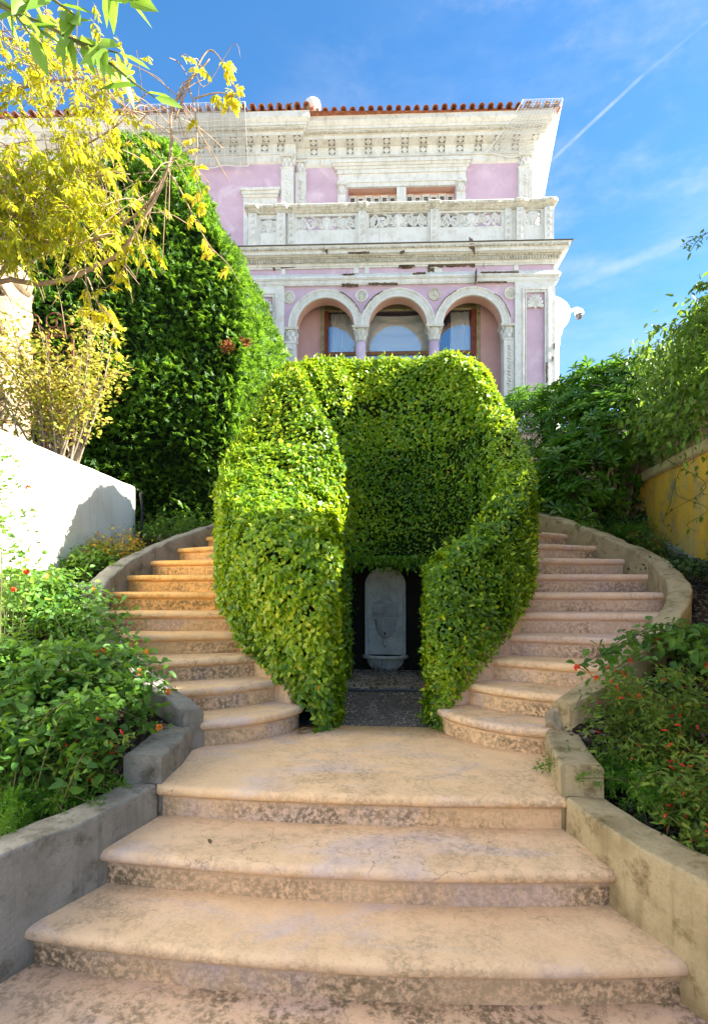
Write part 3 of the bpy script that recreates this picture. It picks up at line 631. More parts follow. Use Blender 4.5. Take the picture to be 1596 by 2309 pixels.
# damage
g=G()
for c,a,b,n,v,h in ((V3,(175,535),(590,537),16,-.30,.035),(V3,(1050,570),(1240,566),10,-.285,.05),(V3,(840,515),(870,570),3,-.31,.16),(V3,(455,702),(580,695),8,-.065,.05),(V4,(50,655),(180,652),9,-.065,.12),(V4,(295,645),(690,640),20,-.065,.13),(V4,(640,470),(690,500),4,-.32,.34),(V4,(755,585),(765,640),3,-.07,.2),(V4,(165,722),(275,716),8,-.145,.05),(V4,(740,710),(1060,706),16,-.145,.035),(V4,(710,795),(960,792),14,-.09,.035),(V4,(1140,740),(1180,738),4,-.1,.03),
    (V1,(995,200),(1140,203),9,-.09,.08),(V1,(1230,192),(1490,190),14,-.09,.06),(V1,(1000,110),(1105,106),8,-.145,.035),(V4,(50,475),(110,472),4,-.31,.08),(V4,(55,540),(95,535),4,-.285,.09),(V4,(290,690),(345,690),5,-.03,.16),(V3,(385,705),(405,715),3,-.065,.1),(V3,(1500,690),(1590,683),6,-.065,.12)):
    piece('broken_plaster','brick',lambda g:jag(g,c(*a,v),c(*b,v),v,n,int(a[0]+b[1]),h))
for c,a,b in ((V4,(695,700),(697,800)),(V3,(255,540),(258,560)),(V2,(625,80),(626,180)),(V3,(835,520),(836,590))):
    p,q=c(*a,-.15),c(*b,-.15); g.box(p[0]-.006,p[0]+.006,-.32 if a[1]<600 else -.155,-.05,min(p[1],q[1]),max(p[1],q[1]))
vb(g,'plaster_crack','brick')
# --- arcade wall with three arches
zsp=UZ(898,736,0)[1]; AC=[UZ(733.7,736,0)[0],UZ(896.5,736,0)[0],UZ(1064,736,0)[0]]; ri=.765; ro=.985; zlow=5.0
pL=V1(487,300,0)[0]; pR=V2(955,300,0)[0]
TH=.34
g=G()
edges=[pL]+[(AC[0]+AC[1])/2,(AC[1]+AC[2])/2]+[pR]
for k,c in enumerate(AC):
    a,b=edges[k],edges[k+1]; N=28
    for vv in (0,TH):
        lo=[(c-ri*cos(PI*i/N),vv,zsp+ri*sin(PI*i/N)) for i in range(N+1)]
        hi=[]
        for i in range(N+1):
            x=c-ri*cos(PI*i/N); hi.append((lerp(a,b,i/N) if i in(0,N) else x,vv,zbot+.02))
        g.grid([[(a,vv,zsp)]+lo+[(b,vv,zsp)],[(a,vv,zbot+.02)]+hi+[(b,vv,zbot+.02)]],smooth=False)
vb(g,'arcade_wall','pink')
for k,c in enumerate(AC):
    g=G(); N=36; rows=[]
    for i in range(N+1):
        a=PI*i/N; C=lambda r,v:(c-r*cos(a),v,zsp+r*sin(a))
        rows.append([C(ro,0.0),C(ro,-.075),C(ro-.02,-.085),C(ro-.045,-.07),C(ro-.055,-.05),C(ri+.055,-.05),C(ri+.045,-.065),C(ri+.008,-.065),C(ri-.004,-.05),C(ri-.004,.0)])
    g.grid(rows,smooth=False); ar=vb(g,'arch',"stucco")
    g=G(); rows=[]
    for i in range(N+1):
        a=PI*i/N; rows.append([(c-(ri-.004)*cos(a),0,zsp+(ri-.004)*sin(a)),(c-(ri-.004)*cos(a),TH+.02,zsp+(ri-.004)*sin(a))])
    g.grid(rows); vb(g,'arch_soffit','warm_bounce',ar)
    g=G()
    for i in range(46):
        a=PI*(i+.5)/46; r0,r1=ri+.065,ro-.065; t=.011
        ca,sa=cos(a),sin(a)
        g.add([(c-r*ca+sg*t*sa,v,zsp+r*sa+sg*t*ca) for v in (-.066,-.045) for r in (r0,r1) for sg in (-1,1)],[(0,1,3,2),(0,2,6,4),(1,5,7,3),(2,3,7,6),(0,4,5,1)])
    vb(g,'arch_fluting','stucco',ar)
    g=G()
    rr=random.Random(k)
    for q in range(3):
        a0=rr.uniform(.15,2.3); da=rr.uniform(.25,.8); pts=[]
        m=14
        for i in range(m+1):
            a=a0+da*i/m; pts.append((a,ro-.012+rr.uniform(-.012,.01)))
        poly=[(c-(r+.012*rr.uniform(.4,1.2))*cos(a),zsp+(r+.012*rr.uniform(.4,1.2))*sin(a)) for a,r in pts]+[(c-(r-.010*rr.uniform(.4,1.2))*cos(a),zsp+(r-.010*rr.uniform(.4,1.2))*sin(a)) for a,r in reversed(pts)]
        piece('broken_plaster','brick',lambda g:g.prism(poly,-.094,-.07),ar)
def leafcap(g,u,v,z0,z1,r0,r1,n=8,half=False):
    """acanthus capital: bell, leaves in two tiers, volutes and abacus"""
    h=z1-z0
    g.lathe([(r0*1.12,0),(r0*1.2,h*.03),(r0*1.02,h*.07),(r0,h*.1),(r0*1.02,h*.5),(r1*.82,h*.82),(r1*.85,h*.86)],(u,v,z0),16)
    for tier,(zb,hh,rr) in enumerate(((.08,.40,1.04),(.36,.42,1.1))):
        for k in range(n):
            a=2*PI*(k+.5*tier)/n; ca,sa=cos(a),sin(a); rows=[]
            for t in np.linspace(0,1,7):
                rad=r0*rr+ (r1-r0)*.5*t*t*(1.0+.4*tier)+(.05*r0 if t<.9 else .16*r0); w=r0*.36*(sin(PI*min(1,t*.8+.18))); z=z0+h*(zb+hh*t-(.06 if t>.95 else 0))
                rows.append([(u+rad*ca-sg*w*sa,v+rad*sa+sg*w*ca,z) if sg else (u+(rad+.07*r0)*ca,v+(rad+.07*r0)*sa,z) for sg in (-1,0,1)])
            g.grid(rows)
    for k in range(4):
        a=PI/4+PI/2*k; rad=r1*1.08; c=Vector((u+rad*cos(a),v+rad*sin(a),z0+h*.80)); q=Vector((cos(a),sin(a),0)); pts=[]
        for t in np.linspace(0,1,16):
            an=t*4*PI*.8; rr=h*.10*(1-.75*t); pts.append(c+q*(rr*sin(an))+Vector((0,0,rr*cos(an))))
        g.tube(pts,h*.035,6)
        g.tube([Vector((u+r0*cos(a),v+r0*sin(a),z0+h*.45)),c+Vector((0,0,h*.08))-q*h*.03],h*.035,6)
    g.box(u-r1*1.05,u+r1*1.05,v-r1*1.05,v+r1*1.05,z1-h*.13,z1-h*.05); g.box(u-r1*1.14,u+r1*1.14,v-r1*1.14,v+r1*1.14,z1-h*.05,z1)
def shell(g,u,v,zb,w,h,n=9):
    rows=[]
    for j in range(n*6+1):
        a=-.22+ (PI+.44)*j/(n*6); rib=abs(sin((a+.22)/(PI+.44)*PI*n)); r=[]
        for t in (0.02,.25,.5,.75,.93,1.0):
            rad=t*(.88+.12*rib); dep=.02+.07*sin(t*PI*.62)*(.55+.45*rib)
            if t==1.0: dep=0
            r.append((u-w/2*rad*cos(a)*1.0,v-dep,zb+h*.22+h*.78*rad*sin(a)))
        rows.append(r)
    g.grid(rows); g.lathe([(.001,.05),(.035,.035),(.045,0),(.035,-.03),(.001,-.045)],(u,v-.02,zb+h*.16),10)
zc0=V1(1163,690,0)[1]; zc1=V1(1163,572,0)[1]
for dx in (813.4,978.6):
    u=UZ(dx,760,.12)[0]; g=G(); g.lathe([(.165,5.0),(.165,5.15),(.140,5.22),(.142,6.2),(.132,zc0)],(u,.14,0),20)
    cl=vb(g,'column','pink'); g=G(); leafcap(g,u,.14,zc0-.01,zc1,.135,.21); vb(g,'capital','stucco',cl)
for dx,half in ((655.5,-1),(1146,1)):
    u=UZ(dx,760,.05)[0]; g=G(); wv=.135
    g.box(u-wv,u+wv,.0,TH,5.0,zc0); g.box(u-wv-.02,u+wv+.02,-.02,TH+.01,zc0-.05,zc0-.01)
    for sg in (-1,1): g.box(u+sg*(wv-.02)-.015,u+sg*(wv-.02)+.015,-.02,.0,5.02,zc0-.12)
    pi=vb(g,'pilaster','stucco')
    g=G(); rr=random.Random(dx)
    for k in range(22):
        z=zc0-.2-k*.165; g.tube(curve([(u-.05+rr.uniform(-.02,.02),-.008,z),(u+.04,-.014,z-.03),(u-.03,-.014,z-.08),(u+.05,-.008,z-.12)],10),.011,5)
    vb(g,'carved_scroll','stucco_old',pi)
    g=G(); leafcap(g,u,.16,zc0-.01,zc1,.16,.20); vb(g,'capital','stucco',pi)
# end bays with framed shell panels
for c,x0,x1,pa,pb,ya,sx0,sx1,sy0,sy1 in ((V1,140,487,232,402,310,240,392,462,325),(V2,955,1298,1040,1215,258,1050,1200,408,275)):
    a,b=c(x0,300,0)[0],c(x1,300,0)[0]; a=uL if c is V1 else a; b=uR if c is V2 else b
    p0,p1=c(pa,300,0)[0],c(pb,300,0)[0]; zt=c(pa,ya,0)[1]
    g=G(); g.box(a,p0,-.07,BV+.2,5.0,zbot+.01); g.box(p1,b,-.07,BV+.2,5.0,zbot+.01); g.box(p0,p1,-.07,.3,zt,zbot+.01)
    for o,w_,d in ((.03,.05,.1),(-.035,.025,.088)):
        g.box(p0-o-w_,p0-o,-d,-.05,5,zt+o+w_); g.box(p1+o,p1+o+w_,-d,-.05,5,zt+o+w_); g.box(p0-o,p1+o,-d,-.05,zt+o,zt+o+w_)
    fr=vb(g,'panel_frame','stucco')
    g=G(); g.box(p0,p1,.0,.3,5,zt); vb(g,'panel','pink',fr)
    g=G(); u0,z0=c(sx0,sy0,0); u1,z1=c(sx1,sy1,0); shell(g,(u0+u1)/2,.0,z0,(u1-u0),(z1-z0)); vb(g,'shell_relief','stucco',fr)
    # twisted bead down the frame
    g=G(); n=int((zt-5.5)/.06)
    for uu in (p0-.055,p1+.055):
        for k in range(n): g.lathe([(.001,.03),(.014,.0),(.001,-.03)],(uu,-.10,5.5+k*.06),5)
    vb(g,'rope_moulding','stucco_old',fr)
for c,x,y,m in ((V1,528,310,'stucco'),(V1,1169,298,'stucco'),(V2,280,273,'lead'),(V2,920,262,'stucco')):
    u,z=c(x,y,-.02); g=G(); rows=[]
    for i in range(33):
        a=2*PI*i/32; rows.append([(u+r*cos(a),v,z+r*sin(a)) for r,v in ((.165,.0),(.165,-.03),(.155,-.045),(.14,-.04),(.125,-.012),(.12,.0))])
    g.grid(rows); r_=vb(g,'roundel',m if m!='lead' else 'stucco_old'); g=G(); rows=[]
    for i in range(33):
        a=2*PI*i/32; rows.append([(u+r*cos(a),v,z+r*sin(a)) for r,v in ((.122,-.004),(.06,-.02),(.001,-.026))])
    g.grid(rows); vb(g,'boss','stucco_old',r_)
# damaged edge of the right corner
g=G(); 
for (x0,y0,x1,y1) in ((1218,850,1238,1020),(1283,690,1303,735),(1270,800,1290,835)):
    a=V2(x0,y0,-.09); b=V2(x1,y1,-.09); r=random.Random(x0); m=7
    lft=[(a[0]+r.uniform(0,.03),lerp(a[1],b[1],i/m)) for i in range(m+1)]; rgt=[(b[0]-r.uniform(0,.03),lerp(a[1],b[1],i/m)) for i in range(m,-1,-1)]
    piece('broken_plaster','brick',lambda g:g.prism(lft+rgt,-.112,-.06))
# --- loggia interior and window
wv=.80
w0=UZ(724,750,wv)[0]; w1=UZ(1081,750,wv)[0]; zt=V1(900,365,wv)[1]
g=G(); a0=uL+.25; a1=uR-.25
g.box(a0,w0,wv,wv+.15,5,zbot+.2); g.box(w1,a1,wv,wv+.15,5,zbot+.2); g.box(w0,w1,wv,wv+.15,zt,zbot+.2)
vb(g,'loggia_wall','rosewall')
g=G(); g.box(a0,a1,TH,wv+.1,zbot-.02,zbot+.1); vb(g,'loggia_ceiling','cream_wall')
g=G(); g.box(a0,a1,-.0,BV+1,4.9,5.0); vb(g,'loggia_floor','kerb')
win=G(); f0=UZ(741,750,wv)[0]; f1=UZ(1061,750,wv)[0]; zlin=V1(900,440,wv)[1]; zt1=V1(900,802,wv)[1]; zt2=V1(900,832,wv)[1]
r0=UZ(724+8,750,wv)[0]; r1=UZ(1073,750,wv)[0]
mul=[UZ(813.4+5,750,wv)[0],UZ(978.6-3,750,wv)[0]]
win.box(r0,f0,wv-.06,wv+.08,5.0,zlin); win.box(f1,r1,wv-.06,wv+.08,5.0,zlin)
for u in mul: win.box(u-.05,u+.05,wv-.05,wv+.06,5.0,zlin)
W_=vb(win,'window','wood_red')
g=G(); 
for a,b in ((f0,mul[0]-.05),(mul[0]+.05,mul[1]-.05),(mul[1]+.05,f1)): g.box(a,b,wv-.045,wv+.055,zt2,zt1)
vb(g,'transom','wood_brown',W_)
g=G(); g.box(w0-.02,r0,wv-.03,wv+.1,5,zt+.0); g.box(r1,w1+.02,wv-.03,wv+.1,5,zt); vb(g,'casing','kerb_warm',W_)
g=G(); g.box(r0,r1,wv-.02,wv+.06,zlin,zlin+.035); vb(g,'lintel','cream_wall',W_)
g=G(); g.box(r0,r1,wv-.0,wv+.04,zlin+.035,zt+.02)
for k in range(6): g.tube([(r0,wv,zlin+.06+k*.055),(r1,wv,zlin+.06+k*.055)],.012,6)
vb(g,'roller_blind','blind',W_)
for a,b in ((f0,mul[0]-.05),(mul[0]+.05,mul[1]-.05),(mul[1]+.05,f1)):
    for z0,z1 in ((5.02,zt2),(zt1,zlin)):
        g=G(); g.add([(a,wv,z0),(b,wv,z0),(b,wv,z1),(a,wv,z1)],[(0,1,2,3)]); vb(g,'pane','glass',W_)
def pleats(a,b,z0,z1,n,v,name,amp=.035):
    g=G(); rows=[]
    for z in np.linspace(z0,z1,12):
        rows.append([(lerp(a,b,i/(n*8))+.01*sin(z*3+i),v+amp*sin(2*PI*i/8+.3*sin(z*2))*(1+.3*sin(i*.37)),z) for i in range(n*8+1)])
    g.grid(rows); return vb(g,name,'curtain',W_)
pleats(f0+.05,f0+.95,5,zlin,11,wv+.13,'curtain'); pleats(f1-.55,f1-.02,5,zlin,9,wv+.13,'curtain')
g=G(); rows=[]; ma,mb=mul[0]-.1,mul[1]+.1
for i in range(61):
    t=i/60; z=lerp(zlin+.02,zlin-2.1,t); r=[]
    for j in range(33):
        x=j/32*2-1; sag=-.42*(1-x*x)*(.25+t); r.append((lerp(ma,mb,j/32),wv+.16+.05*sin(t*38+.6*x*x)*(1-.5*x*x),z+sag+.30*t))
    rows.append(r)
g.grid(rows); vb(g,'swag_curtain','curtain',W_)
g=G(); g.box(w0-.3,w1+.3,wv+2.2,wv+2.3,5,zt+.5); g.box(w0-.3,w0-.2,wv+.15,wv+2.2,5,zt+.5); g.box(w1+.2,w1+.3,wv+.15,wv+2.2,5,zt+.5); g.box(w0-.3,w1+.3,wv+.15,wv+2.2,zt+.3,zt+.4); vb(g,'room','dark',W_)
# --- balcony balustrade
bz=ztop+.03; bt=UZ(900,462,.05)[1]; bv=.02
def boxm(g,a,b,z0,z1,dep,cap=.0): g.box(a,b,bv-dep,bv+.2+dep*.3,z0,z1)
posts=[(V3(172,0,0)[0],V3(245,0,0)[0],1),(V3(422,0,0)[0],V3(498,0,0)[0],1),(V3(520,0,0)[0],V3(570,0,0)[0],0),(V3(1142,0,0)[0],V3(1212,0,0)[0],1),(V4(312,0,0)[0],V4(382,0,0)[0],1),(V4(945,0,0)[0],V4(998,0,0)[0],0),(V4(1040,0,0)[0],V4(1100,0,0)[0],1),(V4(1275,0,0)[0],V4(1352,0,0)[0],1)]
bal=G(); zb1=bz+.15; zr0=bt-.19
bal.box(posts[0][0]-.02,posts[-1][1]+.02,bv-.03,bv+.22,bz,zb1)
def zc(c,y): return c(700,y,0)[1]
openings=[(V3(275,0,0)[0],V3(410,0,0)[0],zc(V3,378),zc(V3,250)),(V3(596,0,0)[0],V3(1116,0,0)[0],zc(V3,360),zc(V3,238)),(V3(1236,0,0)[0],V4(290,0,0)[0],zc(V3,350),zc(V3,222)),(V4(402,0,0)[0],V4(916,0,0)[0],zc(V4,312),zc(V4,190)),(V4(1126,0,0)[0],V4(1250,0,0)[0],zc(V4,308),zc(V4,180))]
cells=[(0,1),(2,3),(3,4),(4,5),(6,7)]
for (a,b,z0,z1),(i,j) in zip(openings,cells):
    l,r=posts[i][1],posts[j][0]; z1=min(z1,zr0-.02)
    bal.box(l,r,bv+.03,bv+.13,zb1,z0); bal.box(l,a,bv+.03,bv+.13,z0,zr0); bal.box(b,r,bv+.03,bv+.13,z0,zr0); bal.box(a,b,bv+.03,bv+.13,z1,zr0)
bal.box(posts[1][1],posts[2][0],bv+.05,bv+.13,zb1,zr0); bal.box(posts[5][1],posts[6][0],bv+.05,bv+.13,zb1,zr0)
BAL=vb(bal,'balustrade','stucco')
for a,b,full in posts:
    g=G(); d=.06 if full else .02
    g.box(a,b,bv-d,bv+.2,zb1,zr0)
    if full: g.box(a-.045,b+.045,bv-d-.045,bv+.24,bz-.002,zb1+.004); g.box(a-.02,b+.02,bv-d-.02,bv+.22,zb1+.004,zb1+.04)
    rr=random.Random(int(a*99)); 
    for k in range(5):
        z=lerp(zb1+.12,zr0-.06,k/4); u=(a+b)/2; g.tube(curve([(u-.05,bv-d-.004,z-.03),(u+.04,bv-d-.014,z-.01),(u-.02,bv-d-.014,z+.03),(u+.05,bv-d-.004,z+.05)],9),.014,5); g.lathe([(.001,.02),(.02,0),(.001,-.02)],(u+rr.uniform(-.02,.02),bv-d-.005,z+.05),6)
    g.box(a+.0,a+.02,bv-d-.012,bv-d+.01,zb1+.05,zr0-.03); g.box(b-.02,b,bv-d-.012,bv-d+.01,zb1+.05,zr0-.03)
    vb(g,'baluster_post','stucco',BAL)
g=G(); u0,u1=posts[0][0],posts[-1][1]
rp=[(-.02,zr0),(.02,zr0+.02),(.03,zr0+.05),(.05,zr0+.06),(.07,zr0+.10),(.10,zr0+.12),(.105,zr0+.18),(.085,zr0+.205),(-.1,zr0+.21)]
rows=[]
N=150
for p,z in rp:
    row=[(u0-p,bv+.3,z)]
    for i in range(N+1):
        u=lerp(u0-p,u1+p,i/N); e=0
        for a,b,full in posts:
            if full and a-.05<u<b+.05: e=.045
        c=.010*nz((u*1.0,z,0),6)+.006*nz((u,z,1),19)
        row.append((u,bv-p-e+(c if p>.06 else 0),z+(c*1.1 if p>.08 else 0)))
    row.append((u1+p,bv+.3,z)); rows.append(row)
g.grid(rows,smooth=False); g.box(u0,u1,bv+.0,bv+.22,zr0,zr0+.205); vb(g,'coping','stucco_old',BAL)
def spiral(g,cx_,cz,r,turn,a0,v,rad,dr=1):
    pts=[]
    for t in np.linspace(0,1,26):
        a=a0+dr*turn*2*PI*t; q=r*(1-.86*t); pts.append((cx_+q*cos(a),v-.012*t,cz+q*sin(a)))
    g.tube(pts,[rad*(1-.45*t) for t in np.linspace(0,1,26)],6)
def petal(g,c,a,l,w,v):
    d=Vector((cos(a),0,sin(a))); q=Vector((-sin(a),0,cos(a))); c=Vector(c); rows=[]
    for t in np.linspace(0,1,6):
        ww=w*sin(PI*(.12+.82*t)); b=c+d*l*t; rows.append([b-q*ww,b+Vector((0,-.03*sin(PI*t)-.008,0)),b+q*ww])
    g.grid(rows)
for n_,(a,b,z0,z1) in enumerate(openings):
    z1=min(z1,zr0-.02); g=G(); v=bv+.07; H=z1-z0; cx_=(a+b)/2; cz=(z0+z1)/2; r=random.Random(n_)
    g.lathe([(.02,-H*.5),(.09,-H*.42),(.05,-H*.34),(.10,-H*.1),(.12,H*.1),(.07,H*.25),(.10,H*.34),(.02,H*.44)] if H else [],(cx_,v,cz),14,sy=.5)
    if b-a<.8:
        for k in range(9): petal(g,(cx_,v-.02,cz+H*.1),PI*(k+.5)/9,H*.42,.045,v)
        for sg in (-1,1): spiral(g,cx_+sg*.13,cz-H*.12,H*.26,1.3,PI/2,v,.022,-sg); g.lathe([(.001,.04),(.04,0),(.001,-.04)],(cx_+sg*.1,v-.02,cz+H*.3),8)
    else:
        W2=(b-a)/2
        for sg in (-1,1):
            for q,(fx,fr,a0) in enumerate(((.86,.42,-PI/2),(.52,.46,PI/2),(.25,.36,-PI/2))):
                spiral(g,cx_+sg*W2*fx,cz+(.04 if q%2 else -.02)*H,H*fr,1.55,a0 if sg>0 else PI-a0,v,.026,(1 if q%2 else -1)*sg)
                for k in range(4): petal(g,(cx_+sg*W2*(fx-.1+.05*k),v-.01,z0+H*r.uniform(.1,.6)),r.uniform(.3,2.8),H*r.uniform(.25,.42),.035,v)
            g.tube(curve([(cx_+sg*.08,v,z0+.02),(cx_+sg*W2*.3,v-.02,z1-.05),(cx_+sg*W2*.55,v-.01,z0+.03),(cx_+sg*W2*.78,v-.02,z1-.03),(cx_+sg*W2*.97,v,z0+.05)],30),.024,6)
        for k in range(5): petal(g,(cx_,v-.03,cz+H*.15),PI*(k+.5)/5,H*.34,.05,v)
    vb(g,'carved_panel','stucco',BAL)
# --- upper storey
uR2=UZ(1200,420,BV)[0]; uW=UZ(663,420,WV)[0]; uFar=-13.0
zfb=UZ(900,366,BV)[1]
g=G(); g.box(uW-.2,uR2,BV,BV+.3,bz-.4,zfb+.05); g.box(uR2-.3,uR2,BV,BV+9,5,zfb+.05)
# (openings of the upper window are cut by building the wall in strips)
g=G(); oL=V3(1052,0,BV)[0]; oR=V4(525,0,BV)[0]; zo=V6(500,662,BV)[1]
g.box(uW-.2,oL,BV,BV+.35,bz-.4,zfb+.05); g.box(oR,uR2,BV,BV+.35,bz-.4,zfb+.05); g.box(oL,oR,BV,BV+.35,zo,zfb+.05); g.box(uR2-.3,uR2,BV+.35,BV+9,5,zfb+.05)
vb(g,'upper_wall','pink')
g=G(); g.box(uFar,uW,WV,WV+.4,5,zfb+.05); g.box(uFar,uL+.0,WV-.05,WV+.35,4,8.2); vb(g,'wing_wall','pink')
up=[(.0,375,0),(.05,368,0),(.05,355,0),(.09,354,0),(.10,350,0),(.05,349,0),(.05,330,0),(.09,329,0),(.12,326.5,0),(.30,310,0),(.30,303,0),(.33,302.5,0),(.38,290,0),(.42,289,0),(.42,282,0),(.44,281,0),(.52,268,0),(.50,262,0),(.50,256,0)]
p2=zprof([(p,y,BV) for p,y,_ in up],860)
zs=[z for _,z in p2]; 
# make sure heights climb
for i in range(1,len(p2)):
    if p2[i][1]<p2[i-1][1]: p2[i]=(p2[i][0],p2[i-1][1]+.002)
ze=p2[-1][1]
g=G(); sweep(g,p2,uW-.3,uR2,BV,BV+9,ret=False); vb(g,'upper_cornice','stucco')
g=G(); rows=[]
for p,z in p2:
    r=[(lerp(uFar,uW+p,q),WV-p,z+.012) for q in np.linspace(0,1,30)]+[(uW+p,BV+.05,z+.012)]; rows.append(r)
g.grid(rows,smooth=False); vb(g,'wing_cornice','stucco')
# ornament rows
ia=[i for i,(p,_) in enumerate(p2) if p==.33][0]
beads('egg_moulding',uW+.35,uR2+.3,BV-.365,(p2[ia][1]+p2[ia+1][1])/2-.01,.042,96,'stucco_old'); beads('egg_moulding',uFar+4,uW+.36,WV-.365,(p2[ia][1]+p2[ia+1][1])/2,.042,92,'stucco_old')
def rosette(n='rosette'):
    g=G(); s_=.105
    for k in range(4):
        a=PI/2*k; 
    for (a,b,c,d) in ((-s_,s_,s_-.012,s_),(-s_,s_,-s_,-s_+.012),(-s_,-s_+.012,-s_,s_),(s_-.012,s_,-s_,s_)): g.box(a,b,-.022,.0,c,d)
    me0=g
    for k in range(8):
        a=PI/4*k+PI/8*0; d=Vector((cos(a),0,sin(a))); q=Vector((-sin(a),0,cos(a))); rows=[]
        for t in np.linspace(0.1,1,5):
            w=.030*sin(PI*(.15+.75*t)); bpt=d*(.08 if k%2 else .095)*t; rows.append([tuple(bpt-q*w+Vector((0,-.006,0))),tuple(bpt+Vector((0,-.026,0))),tuple(bpt+q*w+Vector((0,-.006,0)))])
        g.grid(rows)
    g.lathe([(.001,.02),(.018,.01),(.022,0)],(0,0,0),8)
    return g
rg=rosette(); rm=None; rfm=None
rf=G(); rf.box(-.098,.098,-.004,.002,-.098,.098)
def put_ros(u,v,z,tilt):
    global rm,rfm
    if rm is None:
        o=rg.build('rosette',M['stucco'],VI); rm=o.data; q=rf.build('rosette_field',M['rosette_dark'],o); rfm=q.data
    else:
        o=bpy.data.objects.new('rosette',rm); COL.objects.link(o); o.parent=VI
        q=bpy.data.objects.new('rosette_field',rfm); COL.objects.link(q); q.parent=o
    o.location=(u,v,z-5.0); o.rotation_euler=(tilt,0,0)
zf=lambda i:p2[i][1]
if_=[i for i,(p,_) in enumerate(p2) if p==.05]; zfr=(p2[if_[2]][1]+p2[if_[3]][1])/2
is_=[i for i,(p,_) in enumerate(p2) if p==.12][0]; sz0,sz1=p2[is_][1],p2[is_+1][1]; tl=math.atan2(.18,-(sz1-sz0)) if False else R(90)-math.atan2(sz1-sz0,.18)
du=.524; ux=V6(904,380,BV)[0]
for k in range(-11,4):
    u=ux+k*du
    if uW+.22<u<uR2-.05: put_ros(u,BV-.052,zfr,0); 
    if uW+.55<u<uR2+.25: put_ros(u,BV-.212,(sz0+sz1)/2-.004,-tl*.0+ (R(90)-math.atan2(sz1-sz0,.18)) )
ux=V5(1040,418,WV)[0]
for k in range(-8,1):
    put_ros(ux+k*du*.86*1.02,WV-.052,zfr+.012,0); put_ros(ux+(k+.0)*du*.86*1.02+.06,WV-.212,(sz0+sz1)/2+.008,R(90)-math.atan2(sz1-sz0,.18))
put_ros(ux+du*.95,WV-.212,(sz0+sz1)/2+.008,R(90)-math.atan2(sz1-sz0,.18))
# pilasters upper
def pil(a,b,v,z1,capz,dep,name='pilaster'):
    g=G(); u=(a+b)/2; w=(b-a)/2
    g.box(a,b,v-dep,v+.02,bz,capz); g.box(a-.02,b+.02,v-dep-.015,v+.02,capz-.05,capz-.01)
    for sg in (-1,1): g.box(u+sg*(w-.03)-.014,u+sg*(w-.03)+.014,v-dep-.014,v-dep+.002,bz,capz-.1)
    for k in range(7):
        z=capz-.25-k*.2; g.tube(curve([(u-.06,v-dep-.004,z),(u+.04,v-dep-.012,z-.03),(u-.03,v-dep-.012,z-.1),(u+.05,v-dep-.004,z-.14)],9),.012,5)
    o=vb(g,name,'stucco'); g=G(); leafcap(g,u,v-dep+w*.75,capz-.012,z1,w*.82,w*1.02); vb(g,'capital','stucco',o)
pil(V5(1045,0,WV)[0],V5(1140,0,WV)[0],WV,V5(1090,500,WV)[1]-.0,V5(1090,585,WV)[1],.10)
pil(V5(1152,0,BV)[0],V5(1238,0,BV)[0],BV,V5(1200,540,BV)[1],V5(1200,625,BV)[1],.08)
pil(V6(1192,0,BV)[0],V6(1292,0,BV)[0],BV,V6(1240,455,BV)[1],V6(1240,535,BV)[1],.10)
# upper window
g=G(); cL,cR=V5(1440,0,BV)[0],V6(856,0,BV)[0]; fL,fR=V5(1487,0,BV)[0],V6(815,0,BV)[0]
z_=lambda y:V6(500,y,BV)[1]
for d,a,b,z0,z1 in ((.20,cL,cR,z_(513),z_(492)),(.16,cL+.03,cR-.03,z_(530),z_(513)),(.12,cL+.08,cR-.08,z_(548),z_(530)),(.09,fL-.03,fR+.03,z_(575),z_(548)),(.05,fL,fR,z_(622),z_(575)),(.09,fL-.02,fR+.02,z_(640),z_(622)),(.06,fL,fR,z_(668),z_(640))): g.box(a,b,BV-d,BV+.02,z0,z1)
WU=vb(g,'upper_window','stucco')
g=G(); a,b=V6(320,0,BV)[0],V6(386,0,BV)[0]; g.box(a,b,BV-.05,BV+.1,bz,z_(672)); vb(g,'mullion','stucco',WU)
for c,x0,x1 in ((V5,1478,1552),(V6,743,818)):
    a,b=c(x0,0,BV)[0],c(x1,0,BV)[0]; g=G(); g.box(a+.02,b-.02,BV-.06,BV+.35,bz,z_(715)); leafcap(g,(a+b)/2,BV+.02,z_(720),z_(648),(b-a)/2*.8,(b-a)/2*.98); vb(g,'side_pilaster','stucco',WU)
g=G(); g.box(oL,oR,BV+.30,BV+.34,zo-.27,zo+.02); g.box(oL,oR,BV+.02,BV+.30,zo-.012,zo-.002); vb(g,'recess','warm_bounce',WU)
zs1=V3(1260,78,BV+.3)[1]
for a,b in ((oL,V6(320,0,BV)[0]),(V6(386,0,BV)[0],oR)):
    n=6; w=(b-a)/n
    for k in range(n):
        g=G(); x0=a+k*w+.006; x1=a+(k+1)*w-.006; v=BV+.22+.03*(k%2)
        g.box(x0,x0+.05,v,v+.035,bz,zs1); g.box(x1-.05,x1,v,v+.035,bz,zs1); g.box(x0+.05,x1-.05,v,v+.035,zs1-.07,zs1)
        zz=zs1-.10
        while zz>bz+.3: g.add([(x0+.05,v+.004,zz-.03),(x1-.05,v+.004,zz-.03),(x1-.05,v+.03,zz),(x0+.05,v+.03,zz)],[(0,1,2,3)]); zz-=.036
        vb(g,'shutter','shutter',WU)
    g=G(); g.box(a,b,BV+.29,BV+.3,bz,zs1); vb(g,'backing','dark',WU)
